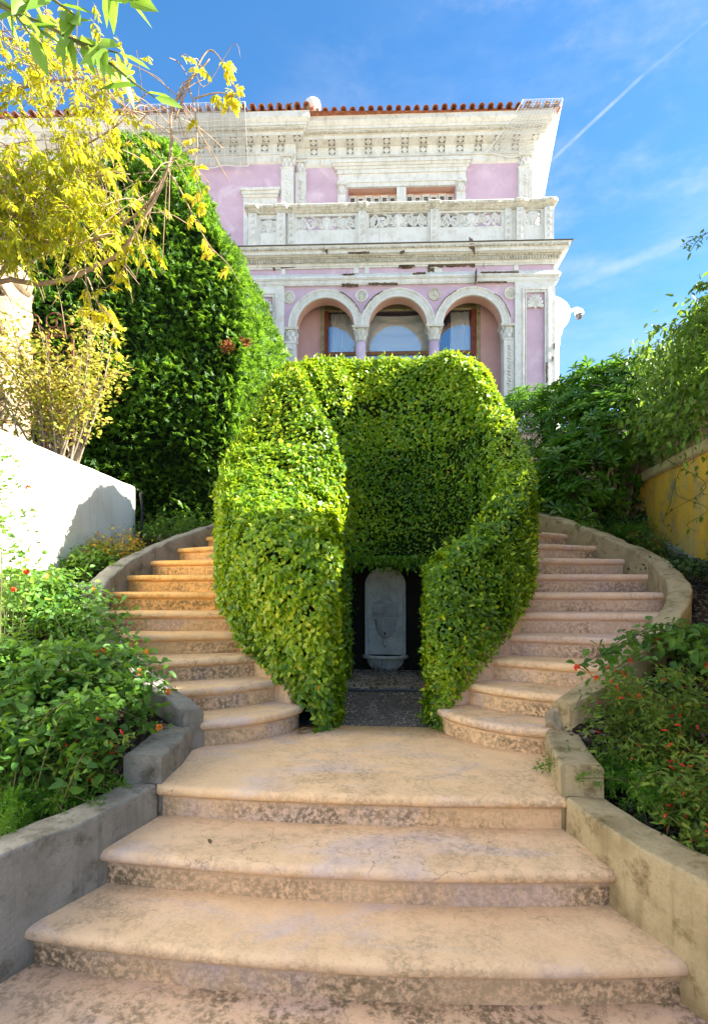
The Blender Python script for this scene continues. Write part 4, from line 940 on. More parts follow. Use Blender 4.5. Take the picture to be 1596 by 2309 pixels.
# wing window surround
g=G(); a,b=V3(105,0,WV)[0],V3(455,0,WV)[0]; zz=lambda y:V3(280,y,WV)[1]
g.box(a,b,WV-.16,WV+.02,zz(45),zz(22)); g.box(a+.03,b-.03,WV-.12,WV+.02,zz(70),zz(45)); g.box(a+.07,b-.07,WV-.08,WV+.02,zz(92),zz(70)); g.box(V3(140,0,WV)[0],V3(425,0,WV)[0],WV-.04,WV+.02,6,zz(92)); g.box(V3(130,0,WV)[0],V3(165,0,WV)[0],WV-.07,WV+.02,6,zz(95)); vb(g,'wing_window_surround','stucco')
# roof tiles
g=G()
def tiles(u0,u1,v,z,lift=0):
    n=int((u1-u0)/.25); w=(u1-u0)/n
    for i in range(n):
        c=u0+(i+.5)*w; r=random.Random(i*3+int(u0*9)); o=r.uniform(-.015,.025); rr=.086
        rows=[]
        for q in range(5):
            y=v-.02+o+q*1.6; zz=z+(q*1.6)*.27+r.uniform(-.01,.01); rows.append([(c-(rr+.0)*cos(PI*j/8),y,zz+.03+(rr)*sin(PI*j/8)) for j in range(9)]+[(c+(rr-.018)*cos(PI*j/8),y,zz+.03+(rr-.018)*sin(PI*j/8)) for j in range(9)])
        g.grid(rows,closed_v=True,cap=True)
        c2=c+w/2; rows=[]
        for q in range(5):
            y=v+.05+o+q*1.6; zz=z+(q*1.6)*.27; rows.append([(c2-.08*cos(PI*j/6),y,zz+.055-.075*sin(PI*j/6)) for j in range(7)]+[(c2+.066*cos(PI*j/6),y,zz+.055-.058*sin(PI*j/6)) for j in range(7)])
        g.grid(rows,closed_v=True,cap=True)
tiles(uW+.55,uR2+.62,BV-.60,ze+.02); tiles(uFar,uW+.55,WV-.60,ze+.03)
vb(g,'roof_tiles','tile')
g=G(); g.add([(uFar,WV-.5,ze-.02),(uW+.5,WV-.5,ze-.02),(uR2+.5,BV-.5,ze-.02),(uR2+.5,BV+9,ze-.02),(uFar,BV+9,ze-.02)],[(0,1,2,3,4)]); 
g.add([(uFar,WV-.5,ze+.02),(uR2+.56,BV-.5,ze+.02),(uR2+.56,BV+6,ze+1.7),(uFar,BV+6,ze+1.7)],[(0,1,2,3)]); vb(g,'roof_deck','tile')
# pots on the roof
u,z=V5(1285,140,WV-.4); g=G(); g.lathe([(.10,-.08),(.13,0),(.20,.06),(.235,.16),(.21,.27),(.13,.34),(.03,.37)],(u,WV-.32,z+.06),16); vb(g,'roof_finial','stucco')
g=G()
for x in (1118,1150): 
    u,z=V5(x,130,WV+.5); g.box(u-.035,u+.035,WV+.5,WV+.57,z-.1,z+.24 if x<1130 else z+.18)
vb(g,'vent_pipe','lead')
# rounded bay on the right flank
bc=(4.80,2.6); br=1.30
g=G(); g.lathe([(br,5),(br,9.3)],(bc[0],bc[1],0),40); vb(g,'rounded_bay','pink')
zb_=9.05; g=G(); g.lathe([(br,zb_-.35),(br+.04,zb_-.3),(br+.05,zb_),(br+.10,zb_+.04),(br+.13,zb_+.25),(br+.22,zb_+.38),(br+.30,zb_+.42),(br+.33,zb_+.55),(br+.31,zb_+.6),(.2,zb_+.7)],(bc[0],bc[1],0),48); vb(g,'bay_cornice','stucco'); g=G()
g.lathe([(br+.03,5),(br+.03,6.55),(br+.08,6.6),(br+.10,6.72),(br+.03,6.76)],(bc[0],bc[1],0),40); vb(g,'bay_sill_band','stucco')
g=G(); g.box(uR2-.1,uR+.35,2.2,3.4,9.4,ztop+.5); vb(g,'bay_attic','stucco')
# --- netting
def sheet(name,label,fn,nu,nv,mat,lines,rope,cat='net'):
    o=thing(name,label,cat,VW(*fn(.5,.0)),-VA); og=fn(.5,.0)
    g=G(); g.grid([[fn(i/nu,j/nv) for i in range(nu+1)] for j in range(nv+1)]); g.build('gauze',M[mat],o,og)
    g=G()
    for i in range(0,nu+1,lines): g.tube([fn(i/nu,j/nv) for j in range(nv+1)],.0042,4)
    for j in range(0,nv+1,lines): g.tube([fn(i/nu,j/nv) for i in range(nu+1)],.0042,4)
    if rope:
        for q in rope: g.tube([q(t) for t in np.linspace(0,1,40)],.016,5)
    g.build('cords',M['netline'],o,og)
zt_=ze+.16; zlo=V6(1190,445,BV)[1]
def fr(a,b):  # a along, b down; right front net
    uT=lerp(V6(1228,90,BV-.62)[0],uR2+.64,a); u0=lerp(V6(960,450,BV-.12)[0],uR2+.02,a)
    k=b; bul=.10*sin(PI*b)*sin(PI*a); u=lerp(uT,u0,k**1.15); v=lerp(BV-.64,BV-.13,k)-bul*.6; z=lerp(zt_,zlo-.10*sin(PI*a*1.0)*b+.03*sin(9*a)*b,k)-bul
    return (u,v,z)
sheet('safety_net','white safety net draped from the right end of the roof eave',fr,24,24,'net',2,[lambda t:fr(0,t),lambda t:fr(t,1)])
def frs(a,b):
    v=lerp(BV-.62,BV+5,a); u=lerp(uR2+.66,uR2+.03,b)-.03*sin(PI*b); z=lerp(zt_,bz+.5,b); return (u,v if b<.01 else max(v,lerp(BV-.62,BV-.02,b)),z)
sheet('safety_net','dense white net hanging down the sunlit right flank of the villa',frs,40,20,'net_dense',2,None)
zlw=V5(600,555,WV-.2)[1]; ulr=V5(780,400,WV-.3)[0]; ull=UZ(300,300,WV-.4)[0]
def fl(a,b):
    u=lerp(ull,ulr,a); w=.02*sin(a*30)*b; return (u,lerp(WV-.66,WV-.16,min(1,b*1.02)**.9)-.05*sin(PI*b)+w,lerp(zt_,zlw,b)+.02*sin(a*17)*b)
sheet('safety_net','grey safety net covering the left stretch of the eave cornice',fl,60,28,'net_grey',4,[lambda t:fl(t,1),lambda t:fl(1,t)])
# camera on the bay
def seccam():
    p=P(1305,706,16.6); o=thing('security_camera','white dome security camera on a bracket against the sky beside the villa','camera',p)
    g=G(); g.tube(curve([p+Vector((-.42,.2,.02)),p+Vector((-.22,.1,.10)),p+Vector((-.08,0,.13)),p+Vector((0,0,.10))],16),.045,10); g.build('bracket',M['cam'],o,p)
    g=G(); g.lathe([(.02,.12),(.09,.10),(.125,.03),(.13,-.03),(.10,-.05)],p,20); g.build('housing',M['cam'],o,p)
    g=G(); g.lathe([(.105,-.04),(.105,-.09),(.085,-.15),(.04,-.185),(.001,-.19)],p,20); g.build('dome',M['camlens'],o,p)
seccam()
# ================================================================ walls
def wall_world(pts,th,z0,z1,side,seed,rough=.01):
    g=G(); wall_strip(g,pts,th,z0,z1,side,rough,seed,.02,.006); return g
XW=-2.86
def left_wall():
    org=(XW-.1,6.2,1.9); y1=7.45
    g=wall_world([(XW-.017*(7.45-y),y) for y in np.linspace(.2,y1,60)],.26,-.2,2.79,-1,5,.006)
    o=g.build('garden_wall',M['white_wall'],None,org); o.location=org
    tag(o,'tall white plaster garden wall blazing in the sun on the left','wall')
left_wall()
def right_wall():
    d=Vector((.125,1,0)).normalized(); a=Vector((3.41,5.5,0)); org=(3.45,5.8,1.5)
    pt=lambda t:(a.x+d.x*t,a.y+d.y*t)
    o=thing('garden_wall','ochre yellow garden wall with a cream parapet behind the vines on the right','wall',org)
    ts=np.linspace(-6.2,5.2,76)
    g=wall_world([pt(t) for t in ts],.4,-.2,2.80,1,9,.016); g.build('wall_face',M['ochre_wall'],o,org)
    q=Vector((d.y,-d.x,0)); off=lambda t,k:(pt(t)[0]+q.x*k,pt(t)[1]+q.y*k)
    g=wall_world([off(t,-.06) for t in ts],.5,2.79,2.90,1,12,.014); g.build('string_course',M['cream_wall'],o,org)
    g=wall_world([off(t,.05) for t in ts],.3,2.89,3.58,1,14,.014); g.build('parapet',M['cream_wall'],o,org)
    g=G()
    for t in (-5,-2.4,.2,2.6): 
        wall_strip(g,[off(x,.0) for x in np.linspace(t,t+.42,5)],.40,2.89,3.50,1,.012,16)
    g.build('parapet_pier',M['cream_wall'],o,org)
    g=G(); rows=[]
    for t in ts:
        r=[]
        for z in np.linspace(.3,2.05+0.0,9):
            k=max(0,1-(z-.3)/1.9); r.append((*off(t,-.012-.02*max(0,nz((t,z,0),2))),z))
        rows.append(r)
    zt=[terrain(*pt(t))+.02+.16*(nz((t,0,2),1.1)+.6) for t in ts]
    rows=[]
    for t,z in zip(ts,zt):
        base=terrain(*off(t,-.05))-.2; rows.append([(*off(t,-.022-.004*nz((t,zz,0),6)),zz) for zz in np.linspace(base,z,6)]+[(*off(t,.02),z+.01)])
    g.grid(rows); g.build('cement_plinth',M['kerb'],o,org)
right_wall()
# ================================================================ clipped fig hedge around the court
def hedge():
    org=(0,TC,.48)
    H=sthing('clipped_hedge','clipped creeping fig hedge curling round the fountain court with two sloping arms','hedge',*org)
    RI,RO=1.07,1.43
    def zt(th,m):
        L=Lin(th)
        if m<0: return interp(th,[8,14,25,40,60,75,90,105,120,132,147,180],[1.70,1.84,1.92,2.05,2.32,2.56,2.84,3.24,3.68,3.92,4.08,4.20])
        return interp(th,[14,20,30,45,60,90,105,120,132,147,180],[1.62,1.68,Lin(30)+1.0,Lin(45)+1.02,Lin(60)+1.02,2.62,3.14,3.58,3.84,4.10,4.20])
    def shape(th,m,u):
        """perimeter u in 0..3: outer side, top, inner side -> r,z,(nr,nz)"""
        RO=interp(th,[0,125,145,160,180],[1.37,1.42,1.95,2.5,2.6]); k_=min(1,max(0,(th-98)/40)); k_=k_*k_*(3-2*k_); RI=1.07 if m>0 else lerp(min(1.07,.37/max(.05,sin(R(min(th,179))))),1.07,k_); zb=.47; top=zt(th,m); cap=interp(th,[70,100,120,150],[.17 if m>0 else .27,.32 if m>0 else .42,.50 if m>0 else .60,.74]); RI=RI+(.035*sin(th*.19)+.02*sin(th*.47) if m<0 else 0); a=(RO-RI)/2; c=(RO+RI)/2  # hedge back thickened out of view, added to shadow the white wall
        if m<0: puff=.02
        else: puff=0
        zo=max(zb,Lin(th)+(.03 if m<0 else interp(th,[14,24,34,50,70,90],[-.2,-.05,.05,.10,.03,.0])))
        if u<1:
            z=lerp(zo,top-cap,u); k=sin(PI*min(1,u*.95))*.02-.05*(1-u)**3; return RO+k+puff*.6,z,1,.0
        if u<2:
            e=1-2*(u-1); ca=abs(e)**1.43*(1 if e>0 else -1); sa=math.sqrt(max(0,1-ca*ca)); return c+(a+(puff if e>0 else 0))*e,top-cap+cap*sa**.7,ca,sa
        z=lerp(top-cap,zb,u-2); return RI+.02*sin(z*4),z,-1,0
    tmin={-1:15.,1:24.}
    # core
    g=G()
    for m in (-1,1):
        rows=[]
        for th in np.linspace(tmin[m]+3,181,60):
            r=[]
            for u in list(np.linspace(0,.999,9))+list(np.linspace(1,1.999,9))+list(np.linspace(2,3,14)):
                rr,z,a,b=shape(th,m,u); rr-=a*.055; z-=b*.055; s,t=pol(rr,th,m); r.append((s,t,z))
            rows.append(r)
        b0=len(g.v); n=len(rows); mm=len(rows[0])
        for r in rows: g.v.extend(r)
        for i in range(n-1):
            for j in range(mm-1):
                ids=(b0+i*mm+j,b0+i*mm+j+1,b0+(i+1)*mm+j+1,b0+(i+1)*mm+j)
                c=np.mean([g.v[k] for k in ids],0)
                if c[1]>TC+.6 and -.44<c[0]<.55 and c[2]<1.86: continue
                g.f.append(ids); g.sm.append(True)
        g.f.append(tuple(b0+j for j in range(mm))); g.sm.append(False)
    g.build('shade_core',M['c_ficus'],H,org)
    # leaves
    lv=Leaves(); PP=[];NN=[]
    def rim(n,m,ulo,uhi,tlo,thi):
        out=[];nn=[]
        ths=rng.uniform(tlo,thi,n); us=rng.uniform(ulo,uhi,n)
        if ulo==1:
            an=rng.uniform(0,PI,n); e=np.sign(np.cos(an))*np.abs(np.cos(an))**.7; us=np.where(rng.uniform(0,1,n)<.58,1+(1-e)/2,us)
        for th,u in zip(ths,us):
            rr,z,a,b=shape(th,m,u); s,t=pol(rr,th,m); er=Vector((m*sin(R(th)),-cos(R(th)),0)); q=er*a; sl=(zt(min(180,th+2),m)-zt(th-2,m))/R(4)/max(.5,rr)*b if b>0 else 0; q=q+Vector((-m*cos(R(th)),-sin(R(th)),0))*min(1.6,max(0,sl)); out.append((s,t,z)); nn.append((q.x,q.y,b))
        PP.extend(out); NN.extend(nn)
    for m in (-1,1):
        rim(11500,m,0,1,tmin[m],125); rim(1300,m,0,1,125,180)
        rim(8600 if m>0 else 16000,m,1,2,tmin[m],125); rim(12000 if m>0 else 14000,m,1,2,112,180); rim(17000 if m>0 else 9000,m,2,3,20 if m<0 else 60,180); rim(5500,m,2,3,138,180) if m<0 else None; rim(900,m,2,3,tmin[m],60)
        # rounded front end
        n=2300
        for _ in range(n):
            a=rng.uniform(-PI/2,PI/2); c=1.22; w=.17; z=rng.uniform(.47,zt(tmin[m]+2,m)-.06)
            rr=c+w*sin(a)*.98; th=tmin[m]-cos(a)*math.degrees(.06/1.2); s,t=pol(rr,th,m); tang=Vector((-m*cos(R(th)),-sin(R(th)),0)); er=Vector((m*sin(R(th)),-cos(R(th)),0)); nn=tang*cos(a)+er*sin(a)
            PP.append((s,t,z)); NN.append(tuple(nn))
    p=np.array(PP); n=unit(np.array(NN))
    hole=(p[:,1]>TC+.6)&(p[:,0]>-.34)&(p[:,0]<.50)&(p[:,2]<1.80+.03*np.sin(p[:,0]*14)); p=p[~hole]; n=n[~hole]
    bumpv=.018*sines(p,4,3)+.022*sines(p,11,4)+.016*sines(p,27,5)
    p=p+n*(bumpv-.01+rng.uniform(-.045,.025,len(p)))[:,None]
    N=len(p)
    face=unit(n+.75*rand_dirs(N)*rng.uniform(.3,1,(N,1))+np.array([0,0,.18]))
    d=unit(np.cross(face,rand_dirs(N))+np.array([0,0,-.35])+.45*n)
    left=(p[:,0]<-.2)|(p[:,2]>3.0)
    ln=rng.uniform(.030,.053,N)*np.where(left,1.15,.85); var=np.clip(np.where(left,.47,.34)+.16*sines(p,5,9)+rng.normal(0,.24,N),0,1)
    lv.add(p,d,face,ln,ln*.58,var,.15,.12)
    # a second skin of longer shoots
    k=rng.choice(N,5200,replace=False); q=p[k]+n[k]*rng.uniform(.005,.035,(5200,1)); dd=unit(n[k]*.9+rand_dirs(5200)*.7+np.array([0,0,.25])); ff=unit(np.cross(dd,rand_dirs(5200))+.4*n[k]); l2=rng.uniform(.03,.052,5200)
    lv.add(q,dd,ff,l2,l2*.5,np.clip(rng.normal(.68,.2,5200),0,1),.18,.15)
    # hanging fringe over the niche, ivy inside the niche
    f=900; q=np.stack([rng.uniform(-.45,.55,f),TC+rng.uniform(.95,1.2,f),1.84-np.abs(rng.normal(0,.07,f))],1); dd=unit(rand_dirs(f)*.5+np.array([0,-.3,-1.])); l2=rng.uniform(.035,.055,f); lv.add(q,dd,rand_dirs(f),l2,l2*.6,rng.uniform(.05,.5,f))
    f=1500; sgn=rng.choice([-1,1],f); q=np.stack([.05+sgn*(.47-np.abs(rng.normal(0,.035,f))),rng.uniform(TC+.95,7.0,f),rng.uniform(.47,1.85,f)],1); dd=unit(rand_dirs(f)*.6+np.array([0,-.4,-.7])); l2=rng.uniform(.035,.06,f); lv.add(q,dd,unit(np.stack([-sgn,-.5*np.ones(f),.2*np.ones(f)],1)+.6*rand_dirs(f)),l2,l2*.65,rng.uniform(.0,.4,f))
    lv.build('foliage',M['ficus'],H,org)
    lv=Leaves(); k=rng.choice(N,1100,replace=False); k=k[(sines(p[k],3.5,77)>.3)][:420]; m=len(k); l2=rng.uniform(.025,.045,m); lv.add(p[k]+n[k]*.02,unit(rand_dirs(m)+np.array([0,0,-.4])),unit(n[k]+.7*rand_dirs(m)),l2,l2*.55,rng.uniform(.5,1,m),.2,.3); lv.build('withered_leaves',M['mound'],H,org)
hedge()
# ================================================================ tall yew
def yew():
    org=(-3.2,9.6,2.0); Y=thing('yew_hedge','towering clipped yew with a dark shaded front and a sunlit right flank','hedge',org)
    zs=[1.6,2.43,3.95,5.34,6.3,7.25,8.15,8.75,9.15]; xr=[-1.95,-1.90,-1.74,-1.60,-1.80,-2.12,-2.62,-3.0,-3.35]; xl=[-5.6,-5.7,-5.8,-5.7,-5.3,-4.9,-4.4,-4.05,-3.7]
    yf=[8.45,8.45,8.5,8.6,8.75,8.95,9.25,9.5,9.8]; yb=[12.0,12.0,12.0,12.0,11.9,11.7,11.2,10.8,10.4]
    I=lambda z,a:np.interp(z,zs,a)
    def surf(z,u):
        """u in 0..3: front (left to right), right flank, left flank"""
        x0,x1,y0,y1=I(z,xl),I(z,xr),I(z,yf),I(z,yb); fl=.0
        x=np.where(u<1,x0+(x1-x0)*u,np.where(u<2,x1+ .55*np.clip((z-2.4)/3,0,1)*(u-1)*np.clip((8-z)/3,0,1),x0)); y=np.where(u<1,y0,np.where(u<2,y0+(y1-y0)*(u-1),y0+(y1-y0)*(u-2)))
        nx=np.where(u<1,0,np.where(u<2,1,-1)); ny=np.where(u<1,-1,0)
        # round the corner
        cx=np.where(u<1,np.clip((u-.93)/.07,0,1),np.where(u<2,np.clip(1-(u-1)/.10,0,1),0)); y=y+np.where(u<1,.10*cx**2,0); x=x-np.where((u>=1)&(u<2),.10*cx**2,0); nx=nx+np.where(u<1,.8*cx,0); ny=ny-np.where((u>=1)&(u<2),.8*cx,0)
        nzv=.12+.5*np.clip((z-6.3)/2,0,1)
        return np.stack([x,y,z],-1),unit(np.stack([nx+0*z,ny+0*z,nzv+0*z],-1))
    g=G(); rows=[]
    for z in np.linspace(1.6,9.1,44):
        r=[]
        for u in list(np.linspace(2.999,2.0,8))+list(np.linspace(0,.999,26))+list(np.linspace(1,1.999,20)):
            p,n=surf(np.array(z),np.array(u)); r.append(tuple(p-n*.14))
        rows.append(r)
    g.grid(rows); g.add([rows[-1][0],rows[-1][8],rows[-1][33],rows[-1][-1]],[(0,1,2,3)]); g.build('shade_core',M['c_yew'],Y,org)
    def sprays(n,u,zlo,zhi,ln0,ln1,per,seed,dk):
        z=zlo+(zhi-zlo)*rng.uniform(0,1,n)**1.12; p,nn=surf(z,u)
        p=p+nn*(.07*sines(p,3,seed)+.05*sines(p,8,seed+1)+rng.uniform(-.16,.06,n))[:,None]
        # each spray: a little frond with paired needles
        ax=unit(nn*1.0+.55*rand_dirs(n)+np.array([0,0,-.15 if dk else .25])); L=rng.uniform(ln0,ln1,n)
        fx=unit(np.cross(ax,rand_dirs(n))+np.array([0,0,.6])); sd=unit(np.cross(ax,fx)); vv=np.clip(.35+.2*sines(p,6,seed+2)+rng.normal(0,.16,n),0,1)
        lv.add(p-ax*.03,ax,fx,L,L*.30,vv,.1,.2)
        for k in range(per):
            t=(k//2+.6)/(per/2+.6); s_=1 if k%2 else -1
            b=p+ax*(L*t*.8)[:,None]; dd=unit(ax*.55+sd*s_+.25*rand_dirs(n)); l2=L*rng.uniform(.35,.6,n)*(1.15-t*.4)
            lv.add(b,dd,fx+.35*rand_dirs(n),l2,l2*.32,vv+rng.normal(.06,.1,n),.1,.15)
    lv=Leaves()
    n=14500; sprays(n,rng.uniform(0,1,n),2.0,9.0,.065,.135,6,21,True)
    n=10500; sprays(n,1+rng.uniform(0,1,n)**1.25,2.2,9.0,.07,.15,6,31,False)
    n=500; sprays(n,2+rng.uniform(0,1,n),2.5,9.0,.12,.2,6,41,False)
    # pointed crest
    n=700; th=rng.uniform(0,2*PI,n); rr=rng.uniform(0,1,n)**.5; p=np.stack([-3.5+.55*rr*np.cos(th),10.1+.45*rr*np.sin(th),8.95+.25*(1-rr)],1); ax=unit(np.stack([.5*rr*np.cos(th),.5*rr*np.sin(th),np.ones(n)],1)+.5*rand_dirs(n)); L=rng.uniform(.1,.2,n); lv.add(p,ax,rand_dirs(n),L,L*.3,rng.uniform(.2,.8,n))
    lv.build('foliage',M['yew'],Y,org)
    for dx,dy,s_ in ((513,780,.05),(555,770,.03)):
        lv=Leaves(); m=int(1800*s_); c0=np.array(P(dx,dy,8.42)); q=c0+rng.normal(0,s_,(m,3))*np.array([1,.4,.8]); l2=rng.uniform(.05,.1,m); lv.add(q,unit(rand_dirs(m)+np.array([0,-.6,-.5])),rand_dirs(m),l2,l2*.3,rng.uniform(.3,.7,m))
        lv.build('dead_sprigs',M['rustleaf'],Y,org)
yew()
# ================================================================ shrubs with whorled leaves
def shrub(name,label,cat,base,blobs,nwh,mat,ll,per=8,stems=9,seed=1,spread=.9,gap=.0,wr=.34,group=None,inner=.35,ob=.6,stemr=.035,vmu=.4):
    o=thing(name,label,cat,base,0,group); lv=Leaves(); B=[(Vector(c),Vector(r)) for c,r in blobs]
    vol=np.array([r.x*r.y+r.y*r.z+r.x*r.z for _,r in B]); cnt=(nwh*vol/vol.sum()).astype(int); allp=[]
    for (c,r),k in zip(B,cnt):
        d=rand_dirs(k); d[:,2]=np.where(d[:,2]<-.5,-d[:,2],d[:,2]); rad=np.where(rng.uniform(0,1,k)<inner,rng.uniform(.45,.95,k),rng.uniform(.88,1.08,k)); q=d*rad[:,None]
        p=np.array(c)+q*np.array(r); p+=d*(.12*sines(p,3.2,seed)*min(r))[:,None]
        keep=np.ones(k,bool)
        for (c2,r2) in B:
            if c2 is c: continue
            keep&=(np.sum(((p-np.array(c2))/np.array(r2))**2,1)>.55)
        if gap>0: keep&=(sines(p,5,seed+5)>-1.6+gap*2)
        p=p[keep]; d=d[keep]; n=len(p); allp.append(p)
        ax=unit(d*.8+np.array([0,0,.55])+.45*rand_dirs(n)); vv=np.clip(vmu+.14*sines(p,4,seed+7)+rng.normal(0,.15,n)+.12*d[:,2],0,1)
        e1=unit(np.cross(ax,rand_dirs(n))); e2=np.cross(ax,e1)
        for j in range(per):
            a=2*PI*j/per+rng.uniform(0,.5,n); rd=e1*np.cos(a)[:,None]+e2*np.sin(a)[:,None]; el=rng.uniform(.15,.75,n)[:,None]
            dd=unit(rd*spread+ax*el); L=ll*rng.uniform(.65,1.15,n); lv.add(p+rd*.006-ax*(rng.uniform(0,.25,n)*ll)[:,None],dd,ax,L,L*wr,vv+rng.normal(0,.09,n),.1,.18,ob)
    lv.build('foliage',M[mat],o,base)
    g=G(); P_=np.concatenate(allp); r=np.random.default_rng(seed)
    for k in range(stems):
        e=Vector(P_[r.integers(len(P_))]); b=Vector(base)+Vector((r.normal(0,.10),r.normal(0,.10),-.05)); m=b.lerp(e,.5)+Vector((r.normal(0,.12),r.normal(0,.12),r.normal(.05,.1)))
        pts=curve([b,b.lerp(m,.5)+Vector((r.normal(0,.05),r.normal(0,.05),0)),m,e],18); rr=stemr*r.uniform(.5,1); g.tube(pts,[rr*(1-.8*i/17) for i in range(18)],6)
        for q in range(5):
            i=r.integers(7,16); e2=pts[i]+Vector((r.normal(0,.25),r.normal(0,.25),abs(r.normal(.2,.15)))); g.tube(curve([pts[i],pts[i].lerp(e2,.5)+Vector((0,0,.03)),e2],8),[rr*.35*(1-.7*w/7) for w in range(8)],5)
    g.build('branches',M['bark'],o,base); return o
def blob(dx,dy,d,rx,ry,rz): c=P(dx,dy,d); return ((c.x,c.y,c.z),(rx,ry,rz))
GP='glossy shrubs behind the right staircase'
shrub('glossy_shrub','thin twiggy shrub with light showing through between the fig hedge and the glossy shrub','shrub',(2.55,8.3,2.2),[blob(1205,990,8.3,.60,.5,.66),blob(1290,960,8.6,.6,.5,.62),blob(1175,940,8.8,.36,.35,.36),blob(1240,930,8.9,.42,.4,.38),blob(1260,1090,8.2,.6,.5,.5)],1000,'pitt',.10,8,26,3,.9,.35,.30,GP,.55,.6,.022,.42)
shrub('glossy_shrub','broad dark glossy leaved shrub leaning over the top of the right staircase','shrub',(3.35,7.4,2.1),[blob(1330,950,7.9,.66,.6,.66),blob(1430,925,7.7,.7,.6,.70),blob(1370,985,7.4,.68,.6,.55),blob(1310,1080,7.2,.6,.5,.5),blob(1290,1150,7.0,.50,.45,.34),blob(1480,940,7.3,.6,.5,.5),blob(1225,1140,7.25,.36,.4,.4)],1500,'pitt',.135,9,22,5,1.0,.0,.33,GP,.35,.6,.045,.34)
shrub('glossy_shrub','tall yellow green shrub rising above the wall at the right edge','shrub',(5.0,7.6,2.9),[blob(1560,860,7.6,.55,.5,.60),blob(1590,790,7.7,.36,.4,.52),blob(1515,890,7.5,.45,.45,.40),blob(1640,880,7.6,.6,.5,.8),blob(1700,900,7.6,.9,.6,.9)],1700,'jasmine',.085,8,14,7,.9,.1,.34,GP,.4,.3,.03,.62)
shrub('climbing_vine','dense leafy vine mass bulging over the top of the ochre wall','vine',tuple(P(1600,1000,6.0)),[blob(1530,930,6.5,.42,.5,.42),blob(1590,880,6.3,.40,.5,.40),blob(1500,1010,6.5,.32,.4,.22),blob(1580,985,5.9,.36,.5,.26),blob(1650,940,5.8,.4,.5,.4),((3.45,5.1,3.72),(.42,.6,.40)),((3.32,4.3,3.9),(.45,.6,.55)),((3.22,3.5,3.92),(.42,.65,.55)),((3.15,2.6,3.8),(.4,.6,.4))],2100,'jasmine',.085,7,10,17,1.0,.1,.42,None,.4,.3,.012,.30)
# out-of-frame vine lobes above, added to keep stairs and hedge in shade
# ================================================================ climbers
def climber(name,label,cat,org,paths,nleaf,mat,ll,rad=.008,wr=.5,seed=3,hang=.5,jit=.05,vmu=.45,vsd=.2,cluster=1,wood='stem',face=None,group=None):
    o=thing(name,label,cat,org,0,group); g=G(); lv=Leaves(); tot=[]
    for pts in paths:
        c=curve(pts,max(14,len(pts)*8)); g.tube(c,[rad*(1-.6*i/len(c)) for i in range(len(c))],5); tot.append(np.array([tuple(p) for p in c]))
    lens=np.array([np.sum(np.linalg.norm(np.diff(c,axis=0),axis=1)) for c in tot]); cnt=np.maximum(3,(nleaf*lens/lens.sum())).astype(int)
    for c,k in zip(tot,cnt):
        i=rng.integers(0,len(c)-1,k); t=rng.uniform(0,1,(k,1)); p=c[i]*(1-t)+c[i+1]*t+rng.normal(0,jit,(k,3)); tg=unit(c[i+1]-c[i])
        d=unit(rand_dirs(k)*.9+tg*.3+np.array([0,0,-hang])); f=unit(rand_dirs(k)*.7+np.array([0,-.4,.8]) if face is None else rand_dirs(k)*.5+np.array(face)); L=ll*rng.uniform(.55,1.2,k)
        lv.add(p,d,f,L,L*wr,rng.normal(vmu,vsd,k),.12,.2)
    lv.build('foliage',M[mat],o,org); g.build('stems',M[wood],o,org); return o
r_=np.random.default_rng(5)
paths=[]
for k in range(40):      # vine tumbling over the right wall
    x0=r_.uniform(1440,1640); d0=r_.uniform(5.0,7.0); y0=r_.uniform(690,900); a=P(x0,y0,d0); a.z=min(a.z,4.0); a.x=max(a.x,3.3+.125*(d0-5.5)+.05)
    e=a+Vector((-r_.uniform(.25,.7),-r_.uniform(.1,.5),-r_.uniform(.1,.75))); m=a.lerp(e,.45)+Vector((-.15,-.1,r_.uniform(.05,.3))); paths.append([a,m,e])
climber('climbing_vine','light green climbing vine tumbling over the parapet of the ochre wall','vine',tuple(P(1560,1000,5.7)),paths,4200,'jasmine',.075,.006,.45,3,.4,.10,.42,.2)
paths=[]
for k in range(13):
    t=r_.uniform(5.0,7.6); x=3.41+.125*(t-5.5)-.06; z=r_.uniform(2.6,3.3); a=Vector((x-.05,t,z)); L=r_.uniform(.5,1.5); b=a+Vector((-.04,r_.normal(0,.22),-L*.35)); c=b+Vector((.02,r_.normal(0,.3),-L*.35)); e=c+Vector((0,r_.normal(0,.3),-L*.2)); f=e+Vector((0,r_.normal(0,.15),-L*.15)); paths.append([a,b,c,e,f])
climber('climbing_vine','nearly bare vine tendrils trailing down the ochre wall face','vine',(3.4,6.0,2.9),paths,110,'jasmine',.06,.004,.5,4,.6,.03,.3,.2)
paths=[]
for x,y,yb,d in ((1478,1120,1225,7.6),(1492,1090,1235,7.2),(1462,1140,1215,7.9),(1436,1150,1205,8.1),(1499,1150,1240,7.0)):
    a=P(x,y,d); b=P(x+3,yb,d); ax=lambda v:Vector((3.41+.125*(v.y-5.5)-.03,v.y,v.z)); paths.append([ax(a),ax(a.lerp(b,.5))+Vector((-.01,.03,0)),ax(b)])
climber('ivy_strand','dark ivy strands clinging low on the ochre wall beneath the shrubs','ivy',tuple(P(1480,1230,7.3)),paths,420,'ivy',.055,.006,.8,5,.4,.035,.35,.2,face=(-1,-.4,.2))
climber('vine_tip','thin leafy vine tip reaching in at the upper right against the sky','twig',tuple(P(1610,500,3.4)),[[P(1640,470,3.4),P(1600,520,3.4),P(1562,540,3.4),P(1538,552,3.4)],[P(1590,525,3.4),P(1570,545,3.4),P(1556,566,3.4)]],44,'jasmine',.042,.0035,.45,6,.5,.012,.5,.2)
